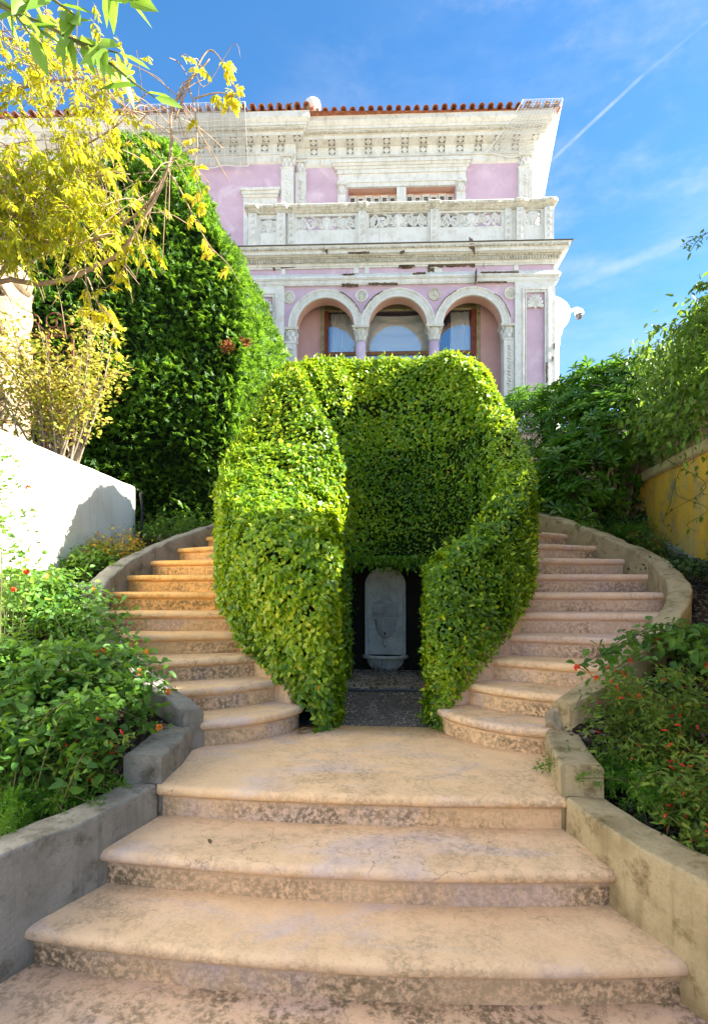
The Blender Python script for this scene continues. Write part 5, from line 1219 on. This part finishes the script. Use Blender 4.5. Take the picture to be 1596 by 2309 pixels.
climber('vine_tip','second thin leafy vine tip at the right edge below the first','twig',tuple(P(1620,610,3.4)),[[P(1640,620,3.4),P(1596,636,3.4),P(1572,644,3.4),P(1554,662,3.4)],[P(1592,636,3.4),P(1572,650,3.4)]],34,'jasmine',.042,.0035,.45,7,.5,.012,.3,.2)
climber('vine_tip','arching vine twigs poking left from the tall yellow green shrub','twig',tuple(P(1560,760,6.6)),[[P(1580,770,6.6),P(1530,738,6.6),P(1490,740,6.6),P(1455,752,6.6)],[P(1575,800,6.6),P(1540,778,6.6),P(1505,780,6.6),P(1476,782,6.6)],[P(1560,770,6.6),P(1530,760,6.6),P(1510,748,6.6)]],80,'jasmine',.075,.005,.45,8,.5,.02,.3,.2)
# ---- wisteria at upper left
def wisteria():
    org=tuple(P(-120,900,5.4)); o=thing('wisteria','yellowing wisteria with tangled twigs filling the upper left corner','climber',org)
    g=G(); lv=Leaves(); r=np.random.default_rng(11)
    mains=[[(-160,900,5.4),(-60,700,5.4),(60,560,5.2),(200,545,5.0),(330,470,4.9),(396,360,4.8)],
           [(-160,700,5.6),(0,640,5.3),(120,628,5.1),(230,600,5.0),(310,520,4.9),(372,400,4.8),(392,262,4.8),(420,190,4.8),(470,128,4.8)],
           [(-160,500,5.4),(0,440,5.3),(130,360,5.2),(250,290,5.0),(330,210,4.9)],
           [(-160,300,5.6),(0,220,5.5),(120,180,5.3),(230,200,5.1),(320,275,4.9)],
           [(-160,150,5.8),(0,90,5.6),(110,120,5.4),(220,170,5.2)],
           [(-160,620,5.2),(-20,520,5.1),(80,440,5.0),(190,400,4.9),(300,410,4.8)],
           [(310,520,4.9),(290,560,4.9),(270,620,4.9),(240,650,4.9)],
           [(372,380,4.8),(410,440,4.8),(440,500,4.8),(480,560,4.8),(520,600,4.8),(545,640,4.8)],
           [(392,262,4.8),(430,175,4.8),(470,120,4.8),(505,160,4.8),(530,210,4.8),(538,232,4.8)],
           [(420,190,4.8),(440,260,4.8),(450,330,4.8),(438,390,4.8),(455,450,4.8)],
           [(440,220,4.8),(490,212,4.8),(520,225,4.8),(515,245,4.8)],
           [(185,560,5.0),(195,640,4.9),(215,700,4.9),(250,690,4.9)],[(190,620,5.0),(230,690,4.9),(255,740,4.9),(262,820,4.9)]]
    C=[]
    for q,mn in enumerate(mains):
        pts=curve([P(*a) for a in mn],40); w=.018 if q<6 else .008
        if q in (0,1): w=.026
        for i,p in enumerate(pts): p+=Vector((nz(p,2.5,q),nz(p,2.5,q+9),nz(p,2.5,q+4)))*.05
        g.tube(pts,[w*(1-.75*i/39) for i in range(40)],6); C.append((pts,q))
    def comp(p,ax,L,vv):
        """pinnate leaf"""
        n=int(r.integers(4,7)); ax=Vector(ax).normalized(); tip=p+ax*L; pts=[p,p.lerp(tip,.5)+Vector((0,0,.02)),tip+Vector((0,0,-.04))]; c=curve(pts,6); g.tube(c,.0022,4)
        sd=ax.cross(Vector((0,0,1))); sd=sd.normalized() if sd.length>.1 else Vector((1,0,0)); sd=(sd+Vector(r.normal(0,.3,3))).normalized()
        B=[];D=[]
        for k in range(n):
            b=p.lerp(tip,.25+.7*k/(n-1)); 
            for sg in (-1,1): B.append(b); D.append(sd*sg+ax*.5+Vector(r.normal(0,.2,3))+Vector((0,0,-.3)))
        B.append(tip); D.append(ax+Vector((0,0,-.3)))
        m=len(B); l=r.uniform(.045,.072,m); lv.add([tuple(b) for b in B],[tuple(d) for d in D],r.normal(0,.35,(m,3))+np.array([0,-.3,1.]),l,l*.40,vv+r.normal(0,.12,m),.1,.25)
    for pts,q in C:
        if q<6: k=150
        elif q in (7,8,9): k=9
        else: k=8
        for _ in range(k):
            i=int(r.integers(3 if q<6 else 8,39)); p=pts[i].copy()
            if q<6:
                off=Vector((r.normal(0,.19),r.normal(0,.26),r.normal(-.06,.22))); e=p+off
                if r.uniform()<.35: g.tube(curve([p,p.lerp(e,.5)+Vector((0,0,.05)),e],7),.0035,4)
                p=e
            dx=CX+F*p.x/p.y; dy=HY-F*(p.z-EYE)/p.y
            if q<6 and dx>250 and r.uniform()<min(.93,.35+(dx-250)/140): continue
            if q<6 and dy>590-.25*max(0,dx-60): continue
            L=r.uniform(.11,.19)*(1 if q<6 else .6); gsh=.10 if q<6 else 0; a=Vector((r.normal(.15,.6),r.normal(-.1,.6),r.normal(-.55,.35)))
            comp(p,a,L,.18-gsh+ .30*r.uniform()+ (.28 if q>6 else .12*nz(p,1.5)+.10*(1 if p.z>3.9 else -.1)))
    # lower hanging mass
    for _ in range(430):
        dx=r.uniform(-60,190)*1.0; dy=r.uniform(330,560)-max(0,dx-110)*.4+r.normal(0,14); p=P(dx,dy,r.uniform(4.6,5.4)); comp(p,(r.normal(.1,.5),r.normal(0,.5),-.9),r.uniform(.13,.22),.02+.3*r.uniform())
    for _ in range(16):
        p=P(r.uniform(262,355),r.uniform(500,585),4.85); comp(p,(r.normal(.1,.5),r.normal(0,.5),-.9),r.uniform(.13,.2),.25+.3*r.uniform())
    # bare tangled twigs
    for _ in range(26):
        pts,q=C[int(r.integers(0,6))]; p=pts[int(r.integers(14,39))]; e=p+Vector((r.normal(.15,.3),r.normal(0,.2),r.normal(-.1,.3))); g.tube(curve([p,p.lerp(e,.4)+Vector(r.normal(0,.1,3)),p.lerp(e,.7)+Vector(r.normal(0,.08,3)),e],12),[.004*(1-.06*i) for i in range(12)],4)
    lv.build('foliage',M['wist'],o,org); g.build('vine_stems',M['twig'],o,org)
wisteria()
def overhang():
    org=tuple(P(-200,-160,2.4)); o=thing('leafy_branch','near branch with broad pale green leaves dipping in at the top left corner','branch',org)
    g=G(); lv=Leaves(); r=np.random.default_rng(3)
    for br in ([(-200,-160,2.4),(-40,-10,2.4),(110,60,2.4),(230,130,2.4),(300,185,2.4),(350,220,2.4)],[(-80,-100,2.3),(60,-40,2.3),(150,20,2.35),(175,40,2.35)],[(110,60,2.4),(180,95,2.4),(270,120,2.4)],[(150,-120,2.3),(230,-60,2.3),(280,-10,2.3),(305,2,2.3)],[(-60,-20,2.35),(20,20,2.3),(70,80,2.3)]):
        c=curve([P(*b) for b in br],26); g.tube(c,[.009*(1-.7*i/25) for i in range(26)],6)
        for i in range(5,26,2):
            n=1; p=np.array([tuple(c[i])]); a=r.normal(0,.7,3)*np.array([1,.5,.6])+np.array([.25,-.1,-.55]); L=r.uniform(.10,.17); lv.add(p,[a],[r.normal(0,.5,3)+np.array([0,-.7,.6])],L,L*.40,r.uniform(0,1),.12,.15)
    lv.build('foliage',M['big'],o,org); g.build('twigs',M['stem'],o,org)
overhang()
# ---- rose bush, pillar, gate at left
def bush(name,label,cat,base,stems,leaves_per,ll,mat,seed,wr=.55,flower=None,nfl=0,wood='stem',rad=.006,leafjit=.03,vmu=.45,vsd=.2,pal=.0,fs=.02,hang=.15,start=.25,up=.8,group=None,tube=False):
    """stems: list of point lists; leaves in pairs along them; flower heads near the tips"""
    o=thing(name,label,cat,base,0,group); g=G(); lv=Leaves(); r=np.random.default_rng(seed); FL=[]
    for pts in stems:
        n=24; c=curve(pts,n); g.tube(c,[rad*(1-.75*i/n) for i in range(n)],5); A=np.array([tuple(p) for p in c])
        k=int(leaves_per*r.uniform(.8,1.2)); i=np.clip((n-1)*(start+(1-start)*r.uniform(0,1,k)**.85),0,n-2).astype(int)
        p=A[i]+r.normal(0,leafjit,(k,3))*np.array([1,1,.7]); tg=unit(A[i+1]-A[i]); out=unit(r.normal(size=(k,3))*np.array([1,1,.5])+tg*.35+np.array([0,0,-hang])); f=unit(r.normal(0,.45,(k,3))+np.array([0,-.15,up])); L=ll*r.uniform(.5,1.15,k)
        lv.add(p,out,f,L,L*wr,r.normal(vmu,vsd,k)+.1*(i/n),.14,.22,.0)
        if flower and nfl>0 and r.uniform()<nfl:
            for q in range(1 if not tube else int(r.integers(1,4))):
                t=A[-1] if not tube else A[int(r.integers(12,24))]+r.normal(0,.02,3)
                if tube:
                    e=Vector(t)+Vector((r.normal(0,.5),r.normal(-.3,.4),r.normal(-.2,.4))).normalized()*fs; fg=G(); fg.tube([t,Vector(t).lerp(e,.5),e],[fs*.10,fs*.17,fs*.13],5); FL.append(fg)
                else:
                    m=22; dd=unit(r.normal(size=(m,3))+np.array([0,-.2,.8])); pf=t+dd*fs*.5; l=np.full(m,fs*.8); fl=Leaves(); FL.append(fl); fl.add(pf,unit(np.cross(dd,r.normal(size=(m,3)))),dd,l,l*.9,r.uniform(0,1,m),.05,.05)
    lv.build('foliage',M[mat],o,base); g.build('stems',M[wood],o,base)
    for f_ in FL[:95]: f_.build('flower',M['petal_red'] if tube else M[flower],o,base)
    return o
def fan(base,n,h,spread,seed,lean=(0,0),droop=.2,jb=.08):
    r=np.random.default_rng(seed); b=Vector(base); out=[]
    for k in range(n):
        a=r.uniform(0,2*PI); q=spread*r.uniform(.25,1); hh=h*r.uniform(.55,1.1); s=b+Vector((r.normal(0,jb),r.normal(0,jb),-.03)); e=s+Vector((cos(a)*q+lean[0],sin(a)*q+lean[1],hh-droop*q)); m=s.lerp(e,.5)+Vector((r.normal(0,.04),r.normal(0,.04),hh*.22)); out.append([s,m,e])
    return out
def rose():
    base=P(168,1000,6.2); base.z=2.7; st=[]
    r=np.random.default_rng(2)
    for k in range(34):
        e=P(r.uniform(-40,285),r.uniform(700,880),r.uniform(5.7,6.7)); s=base+Vector((r.normal(-.15,.14),r.normal(0,.1),0)); m=s.lerp(e,.45)+Vector((r.normal(0,.1),0,.12)); st.append([s,m,e])
    for dx,dy in ((185,690),(200,720),(258,730),(240,700)): e=P(dx,dy,6.2); st.append([base,base.lerp(e,.5)+Vector((.08,0,.1)),e])
    bush('rose_bush','pale yellow green rose bush with grey bare stems on top of the white wall','shrub',tuple(base),st,105,.062,'rose',4,.6,None,0,'bark',.013,.09,.42,.25,hang=.3,start=.34)
rose()
def pillar():
    c=P(18,640,6.9); z0=2.6; org=(c.x-.35,c.y,z0); o=thing('stone_pillar','rough stone gate pillar half hidden under the wisteria at left','pillar',org); g=G(); r=np.random.default_rng(8)
    x0,x1,y0,y1=c.x-.75,c.x+.12,c.y-.3,c.y+.35
    zz=z0
    while zz<5.1:
        h=r.uniform(.20,.34); w=x0
        while w<x1-.05:
            ww=min(r.uniform(.25,.5),x1-w); rows=[]
            bm=bmesh.new(); bmesh.ops.create_cube(bm,size=1); bmesh.ops.subdivide_edges(bm,edges=bm.edges,cuts=4,use_grid_fill=True)
            for v in bm.verts:
                q=v.co.copy(); l=max(abs(q.x),abs(q.y),abs(q.z)); rd=q.normalized()*.62; q=q.lerp(rd,.35); s=Vector((ww*1.02,(y1-y0),h*1.02)); p=Vector((w+ww/2+q.x*s.x,(y0+y1)/2+q.y*s.y,zz+h/2+q.z*s.z)); p+=Vector((nz(p,5),nz(p,5,3),nz(p,5,6)))*.05; v.co=p
            g.add([v.co for v in bm.verts],[[v.index for v in f.verts] for f in bm.faces],True) if not bm.verts.index_update() else None
            bm.free(); w+=ww
        zz+=h
    g.build('rough_stones',M['rubble'],o,org)
    cp=G(); cp.lathe([(.30,0),(.42,.06),(.46,.2),(.36,.32),(.16,.40),(.001,.42)],((x0+x1)/2+.1,(y0+y1)/2,5.05),14); cp.build('cap_stone',M['rubble'],o,org)
pillar()
def gate():
    b=P(112,990,7.3); org=(b.x,b.y,2.7); o=thing('iron_gate','rusty wrought iron gate with scrolls behind the rose bush','gate',org); g=G(); fr=G(); y=b.y
    x0,x1=P(55,0,7.3).x,P(165,0,7.3).x; z0,z1=2.7,4.75
    for x in (x0,(x0+x1)/2,x1): fr.box(x-.014,x+.014,y-.014,y+.014,z0,z1)
    for z in (z0+.1,z0+1.0,z1-.05): fr.box(x0,x1,y-.012,y+.012,z-.012,z+.012)
    fr.build('gate_frame',M['rust'],o,org)
    def sp(cx,cz,r,dr,a0):
        pts=[]
        for t in np.linspace(0,1,24): a=a0+dr*t*2*PI*1.5; q=r*(1-.85*t); pts.append((cx+q*cos(a),y,cz+q*sin(a)))
        g.tube(pts,.009,5)
    n=4; w=(x1-x0)/n
    zz=z0+.2; k=0
    while zz<z1-.15:
        for i in range(n): sp(x0+(i+.5)*w,zz,w*.52,1 if (i+k)%2 else -1,PI/2*(1 if k%2 else -1))
        zz+=w*.92; k+=1
    for i,(x,rr) in enumerate(((x0+.12,.14),(x0+.38,.16),(x1-.1,.13))): sp(x,z1+.13,rr,1 if i%2 else -1,-PI/2)
    g.tube(curve([(x0,y,z1+.3),(x0+.2,y,z1+.08),((x0+x1)/2,y,z1+.02),(x1,y,z1+.1)],20),.01,5)
    g.build('scrollwork',M['rust'],o,org)
gate()
# ================================================================ planting beds
def ground(dx,d): x=(dx-CX)/F*d; return Vector((x,d,terrain(x,d)))
GL='flowering bushes in the left bed'; GR='flowering bushes in the right bed'
def on(dx,dy,d): return P(dx,dy,d)
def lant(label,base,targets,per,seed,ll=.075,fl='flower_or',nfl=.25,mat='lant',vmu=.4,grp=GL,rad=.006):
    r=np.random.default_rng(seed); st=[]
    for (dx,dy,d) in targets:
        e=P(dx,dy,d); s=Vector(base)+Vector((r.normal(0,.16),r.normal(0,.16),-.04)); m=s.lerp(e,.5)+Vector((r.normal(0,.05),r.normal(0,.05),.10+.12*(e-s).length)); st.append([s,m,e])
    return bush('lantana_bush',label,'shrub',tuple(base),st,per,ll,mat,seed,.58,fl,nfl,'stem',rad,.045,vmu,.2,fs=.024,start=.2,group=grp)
rr=np.random.default_rng(77)
def scat(n,x0,x1,y0,y1,d0,d1): return [(rr.uniform(x0,x1),rr.uniform(y0,y1),rr.uniform(d0,d1)) for _ in range(n)]
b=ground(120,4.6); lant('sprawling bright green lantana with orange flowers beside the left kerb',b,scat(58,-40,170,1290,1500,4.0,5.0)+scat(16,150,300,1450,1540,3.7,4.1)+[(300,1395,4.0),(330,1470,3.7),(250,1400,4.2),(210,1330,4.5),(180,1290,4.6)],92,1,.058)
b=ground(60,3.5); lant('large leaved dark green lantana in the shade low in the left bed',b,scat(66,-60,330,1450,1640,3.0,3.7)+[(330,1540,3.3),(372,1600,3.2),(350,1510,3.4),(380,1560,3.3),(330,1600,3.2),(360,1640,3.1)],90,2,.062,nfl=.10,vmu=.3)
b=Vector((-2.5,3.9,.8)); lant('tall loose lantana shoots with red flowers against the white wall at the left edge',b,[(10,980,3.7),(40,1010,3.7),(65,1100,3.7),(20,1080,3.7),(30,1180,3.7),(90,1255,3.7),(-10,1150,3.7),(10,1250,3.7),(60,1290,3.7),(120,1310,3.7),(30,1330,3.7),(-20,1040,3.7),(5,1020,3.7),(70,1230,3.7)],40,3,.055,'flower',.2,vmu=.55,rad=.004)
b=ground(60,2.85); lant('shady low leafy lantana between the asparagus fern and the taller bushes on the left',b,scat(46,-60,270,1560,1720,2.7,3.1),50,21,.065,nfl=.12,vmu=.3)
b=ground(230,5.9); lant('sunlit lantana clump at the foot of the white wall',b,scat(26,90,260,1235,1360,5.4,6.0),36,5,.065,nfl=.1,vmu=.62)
def mound(name,label,cat,c,rx,ry,rz,n,mat,ll,seed,vmu,wr=.5,per=5,group=None):
    c=Vector(c); st=[]; r=np.random.default_rng(seed)
    for k in range(n):
        a=r.uniform(0,2*PI); q=r.uniform(0,1)**.5; h=rz*(1-.6*q*q)*r.uniform(.6,1.1); s=c+Vector((cos(a)*q*rx*.7,sin(a)*q*ry*.7,-.05)); e=c+Vector((cos(a)*q*rx,sin(a)*q*ry,h)); st.append([s,s.lerp(e,.5)+Vector((r.normal(0,.02),r.normal(0,.02),.02)),e])
    return bush(name,label,cat,tuple(c),st,per,ll,mat,seed,wr,None,0,'stem',.003,.03,vmu,.22,start=.3,group=group)
mound('flowering_mound','low mound of orange and yellow turning leaves under the white wall end','plant',ground(262,6.2)+Vector((0,0,.02)),.42,.4,.38,150,'mound',.045,3,.62,.5,9)
mound('clover_mound','soft green clover like mound between the white wall and the stairs','plant',ground(200,6.0)+Vector((0,0,.02)),.45,.5,.34,120,'lant',.035,4,.6,.7,10)
mound('ground_cover','dark green ground cover under the yew beside the top of the left stairs','plant',ground(400,7.6)+Vector((0,0,.0)),.75,.5,.42,170,'lant',.05,5,.35,.7,10)
b=ground(170,4.9); bush('dusty_miller','silvery white dusty miller plant glowing beside the left kerb','plant',tuple(b),[[b,b+Vector((x*.5,0,.15)),P(CX+(b.x+x)/4.7*F,y,4.7)] for x,y in ((-.12,1360),(-.05,1340),(.04,1345),(.1,1380),(-.15,1400),(.0,1370),(.15,1400),(.06,1410),(-.06,1420),(.12,1350),(-.1,1380),(.18,1420))],60,.055,'silver',6,.35,None,0,'stem',.005,.03,.5,.25)
def fern(label,base,n,L,seed,lean=(0,0),vmu=.5,zr=.8,grp=None):
    """asparagus fern: arching plumes of needle tufts"""
    o=thing('asparagus_fern',label,'fern',tuple(base),0,grp); g=G(); lv=Leaves(); r=np.random.default_rng(seed)
    for k in range(n):
        a=r.uniform(0,2*PI); l=L*r.uniform(.5,1.1); dirv=Vector((cos(a)+lean[0],sin(a)+lean[1],0)); s=Vector(base)+Vector((r.normal(0,.04),r.normal(0,.04),0)); m=s+dirv*l*.35+Vector((0,0,l*zr*.55)); e=s+dirv*l*.85+Vector((0,0,l*zr*r.uniform(.25,.6)))
        c=curve([s,m,e],18); g.tube(c,.0022,4); A=np.array([tuple(p) for p in c]); m_=int(90*l/L); i=r.integers(3,17,m_); rad=(.055*l/.4)*np.sin(np.pi*np.clip(i/18,.1,.97))+.012
        tg=unit(A[i]-A[i-1]); off=unit(r.normal(size=(m_,3))); p=A[i]+off*rad[:,None]*r.uniform(.1,1,(m_,1))
        for q in range(5):
            d=unit(off*.8+tg*.8+.8*r.normal(size=(m_,3))); ll=r.uniform(.016,.028,m_); lv.add(p,d,r.normal(size=(m_,3))+np.array([0,0,.6]),ll,ll*.16,r.normal(vmu,.2,m_),.1,.1)
    lv.build('foliage',M['fern'],o,tuple(base)); g.build('stems',M['stem'],o,tuple(base)); return o
FG='asparagus ferns in the beds'
fern('feathery asparagus fern spilling over the lower left kerb',ground(70,2.65)+Vector((-.02,0,.0)),34,.36,1,(.25,-.1),.45,.75,FG)
fern('small asparagus fern on the left bed beside the blunt kerb block',ground(150,3.0),14,.25,2,(.2,0),.35,.7,FG)
fern('bright asparagus fern with a plume hanging over the right kerb',ground(1400,3.0)+Vector((.0,0,.0)),36,.42,3,(-.25,-.1),.5,.75,FG)
fern('asparagus fern trailing along the right bed in front of the red flowers',ground(1500,2.75),38,.42,4,(-.1,-.1),.42,.8,FG)
fern('asparagus fern in deep shade at the top of the right staircase',ground(1395,6.6)+Vector((0,0,.02)),24,.5,5,(0,-.1),.3,.7,FG)
def cuphea(label,base,targets,per,seed,nfl=.8,fs=.028,vmu=.4,grp=GR):
    r=np.random.default_rng(seed); st=[]
    for (dx,dy,d) in targets:
        e=P(dx,dy,d); s=Vector(base)+Vector((r.normal(0,.12),r.normal(0,.12),-.04)); m=s.lerp(e,.5)+Vector((r.normal(0,.05),r.normal(0,.05),.08)); st.append([s,m,e])
    o=bush('red_flowered_bush',label,'shrub',tuple(base),st,int(per*1.7),.042,'cuph',seed,.36,'flower',nfl,'stem',.004,.03,vmu,.22,fs=fs,start=.2,tube=True,group=grp)
b=ground(1500,3.1); cuphea('fine leaved bush dotted with red tubular flowers beside the right kerb',b,scat(70,1330,1620,1500,1720,2.7,3.5)+[(1318,1560,3.2),(1310,1600,3.2),(1322,1640,3.1)],46,11)
b=ground(1600,2.5); cuphea('straggling red flowered bush at the lower right edge over the kerb',b,scat(34,1480,1680,1660,1880,2.25,2.7)+[(1570,1950,2.15),(1590,1900,2.15),(1560,1930,2.2),(1600,1960,2.15)],40,12)
b=ground(1600,3.8); lant('broad leaved green bush with arching shoots over the right kerb',b,scat(24,1440,1640,1440,1580,3.2,4.0)+[(1330,1500,3.4),(1370,1480,3.5),(1345,1530,3.3),(1300,1505,3.4),(1420,1490,3.5),(1480,1445,3.6)],40,13,.075,'flower',.25,'lant',.34,GR)
b=ground(1470,6.0); cuphea('small red flowered clump beside the upper right kerb',b,scat(30,1410,1490,1200,1260,5.8,6.2),34,14,.4,.03,.25)
b=ground(170,2.9); cuphea('little red flowered sprigs beside the left asparagus fern',b,scat(16,120,290,1640,1740,2.7,3.0),22,15,.9,.03,.35,GL)
mound('ground_cover','dark low ivy under the shrubs at the top of the right staircase','plant',ground(1330,7.0)+Vector((0,0,.0)),.8,.5,.35,150,'ivy',.06,6,.3,.7,9)
mound('ground_cover','dark trailing ivy on the soil outside the upper right kerb','plant',ground(1545,5.3)+Vector((0,0,.0)),.42,.75,.22,130,'ivy',.05,8,.35,.7,9)
mound('fallen_fern','pale green sprig hanging on the right kerb edge','plant',W(*pol(2.58,118,1),Lout(118)+.1),.16,.14,.12,34,'lant',.03,9,.5,.6,7)
# litter
def litter():
    g=Leaves(); n=900; xs=[];
    while len(xs)<n:
        x=rng.uniform(-2.9,3.4); y=rng.uniform(1.9,6.5); s,t=loc_(x,y)
        z=terrain(x,y)
        if z>0: xs.append((x,y,z+.012))
    p=np.array(xs); d=unit(rand_dirs(n)*np.array([1,1,.25])); L=rng.uniform(.03,.07,n); g.add(p,d,np.array([0,0,1.])+.5*rand_dirs(n),L,L*.45,rng.uniform(0,1,n),.2,-.1)
    n=260; q=np.array([W(rng.uniform(-.4,.5),rng.uniform(5.6,6.9),.485+rng.uniform(0,.02)) for _ in range(n)]); d=unit(rand_dirs(n)*np.array([1,1,.25])); L=rng.uniform(.03,.06,n); g.add(q,d,np.array([0,0,1.])+.5*rand_dirs(n),L,L*.5,rng.uniform(0,.8,n),.2,-.1)
    o=g.build('leaf_litter',M['litter']); tag(o,'dead leaves scattered over the beds and the fountain court',None,None,'stuff')
litter()
def pebbles():
    bm=bmesh.new(); r=random.Random(5); vs=[];fs=[]
    base=[(1,0,0),(0,1,0),(-1,0,0),(0,-1,0),(0,0,1),(0,0,-1)]; tri=[(0,1,4),(1,2,4),(2,3,4),(3,0,4),(1,0,5),(2,1,5),(3,2,5),(0,3,5)]
    g=G()
    def put(p,s):
        a=r.uniform(0,6.28); q=[(p[0]+s*(x*cos(a)-y*sin(a))*r.uniform(.7,1.2),p[1]+s*(x*sin(a)+y*cos(a))*r.uniform(.7,1.2),p[2]+s*.6*z) for x,y,z in base]; g.add(q,tri)
    for _ in range(5200): s,t=r.uniform(-.55,.6),r.uniform(4.13,5.7); put(W(s,t,.472),r.uniform(.006,.014))
    tag(g.build('gravel',M['pebble']),'loose grey gravel strewn over the court',None,None,'stuff')
    g=G(); k=0
    while k<4200:
        x=r.uniform(1.0,3.5) if r.random()<.65 else r.uniform(-2.6,-1.0); y=r.uniform(1.9,6.4); z=terrain(x,y)
        if z>0: put((x,y,z+.006),r.uniform(.006,.016)); k+=1
    tag(g.build('bed_gravel',M['pebble']),'small stones scattered over the dark bed soil',None,None,'stuff')
M['pebble']=m_simple('grey_pebble',(.15,.14,.13),.85,.2,0,.6,30)
pebbles()
def oneleaf(label,p,L,mat,yaw):
    g=Leaves(); g.add(np.array([p]),[(cos(yaw),sin(yaw),.12)],[(0,0.1,1)],L,L*.55,.7,.35,-.25); o=g.build('fallen_leaf',M[mat]); tag(o,label,'leaf')
oneleaf('pale dry leaf lying on the landing near the left staircase foot',P(668,1653,1283*1.012/333),.09,'litter',.2)
oneleaf('small dry leaf on the second step left of its middle',P(476,1904,2.51),.035,'litter',2.2)
# stone edging by the gravel on the right
def edging():
    for i,(s,t) in enumerate(((.50,4.35),(.52,4.62),(.50,4.9))):
        o=rock(W(s,t,.485),(.055,.13,.035),40+i,'edging_stone','flat grey edging stone by the gravel, '+('nearest of three to the landing','middle one of three','farthest of three from the landing')[i]); o['category']='stone'; o['group']='edging stones of the fountain court'; o.rotation_euler=(0,0,-SA+.15*i)
edging()
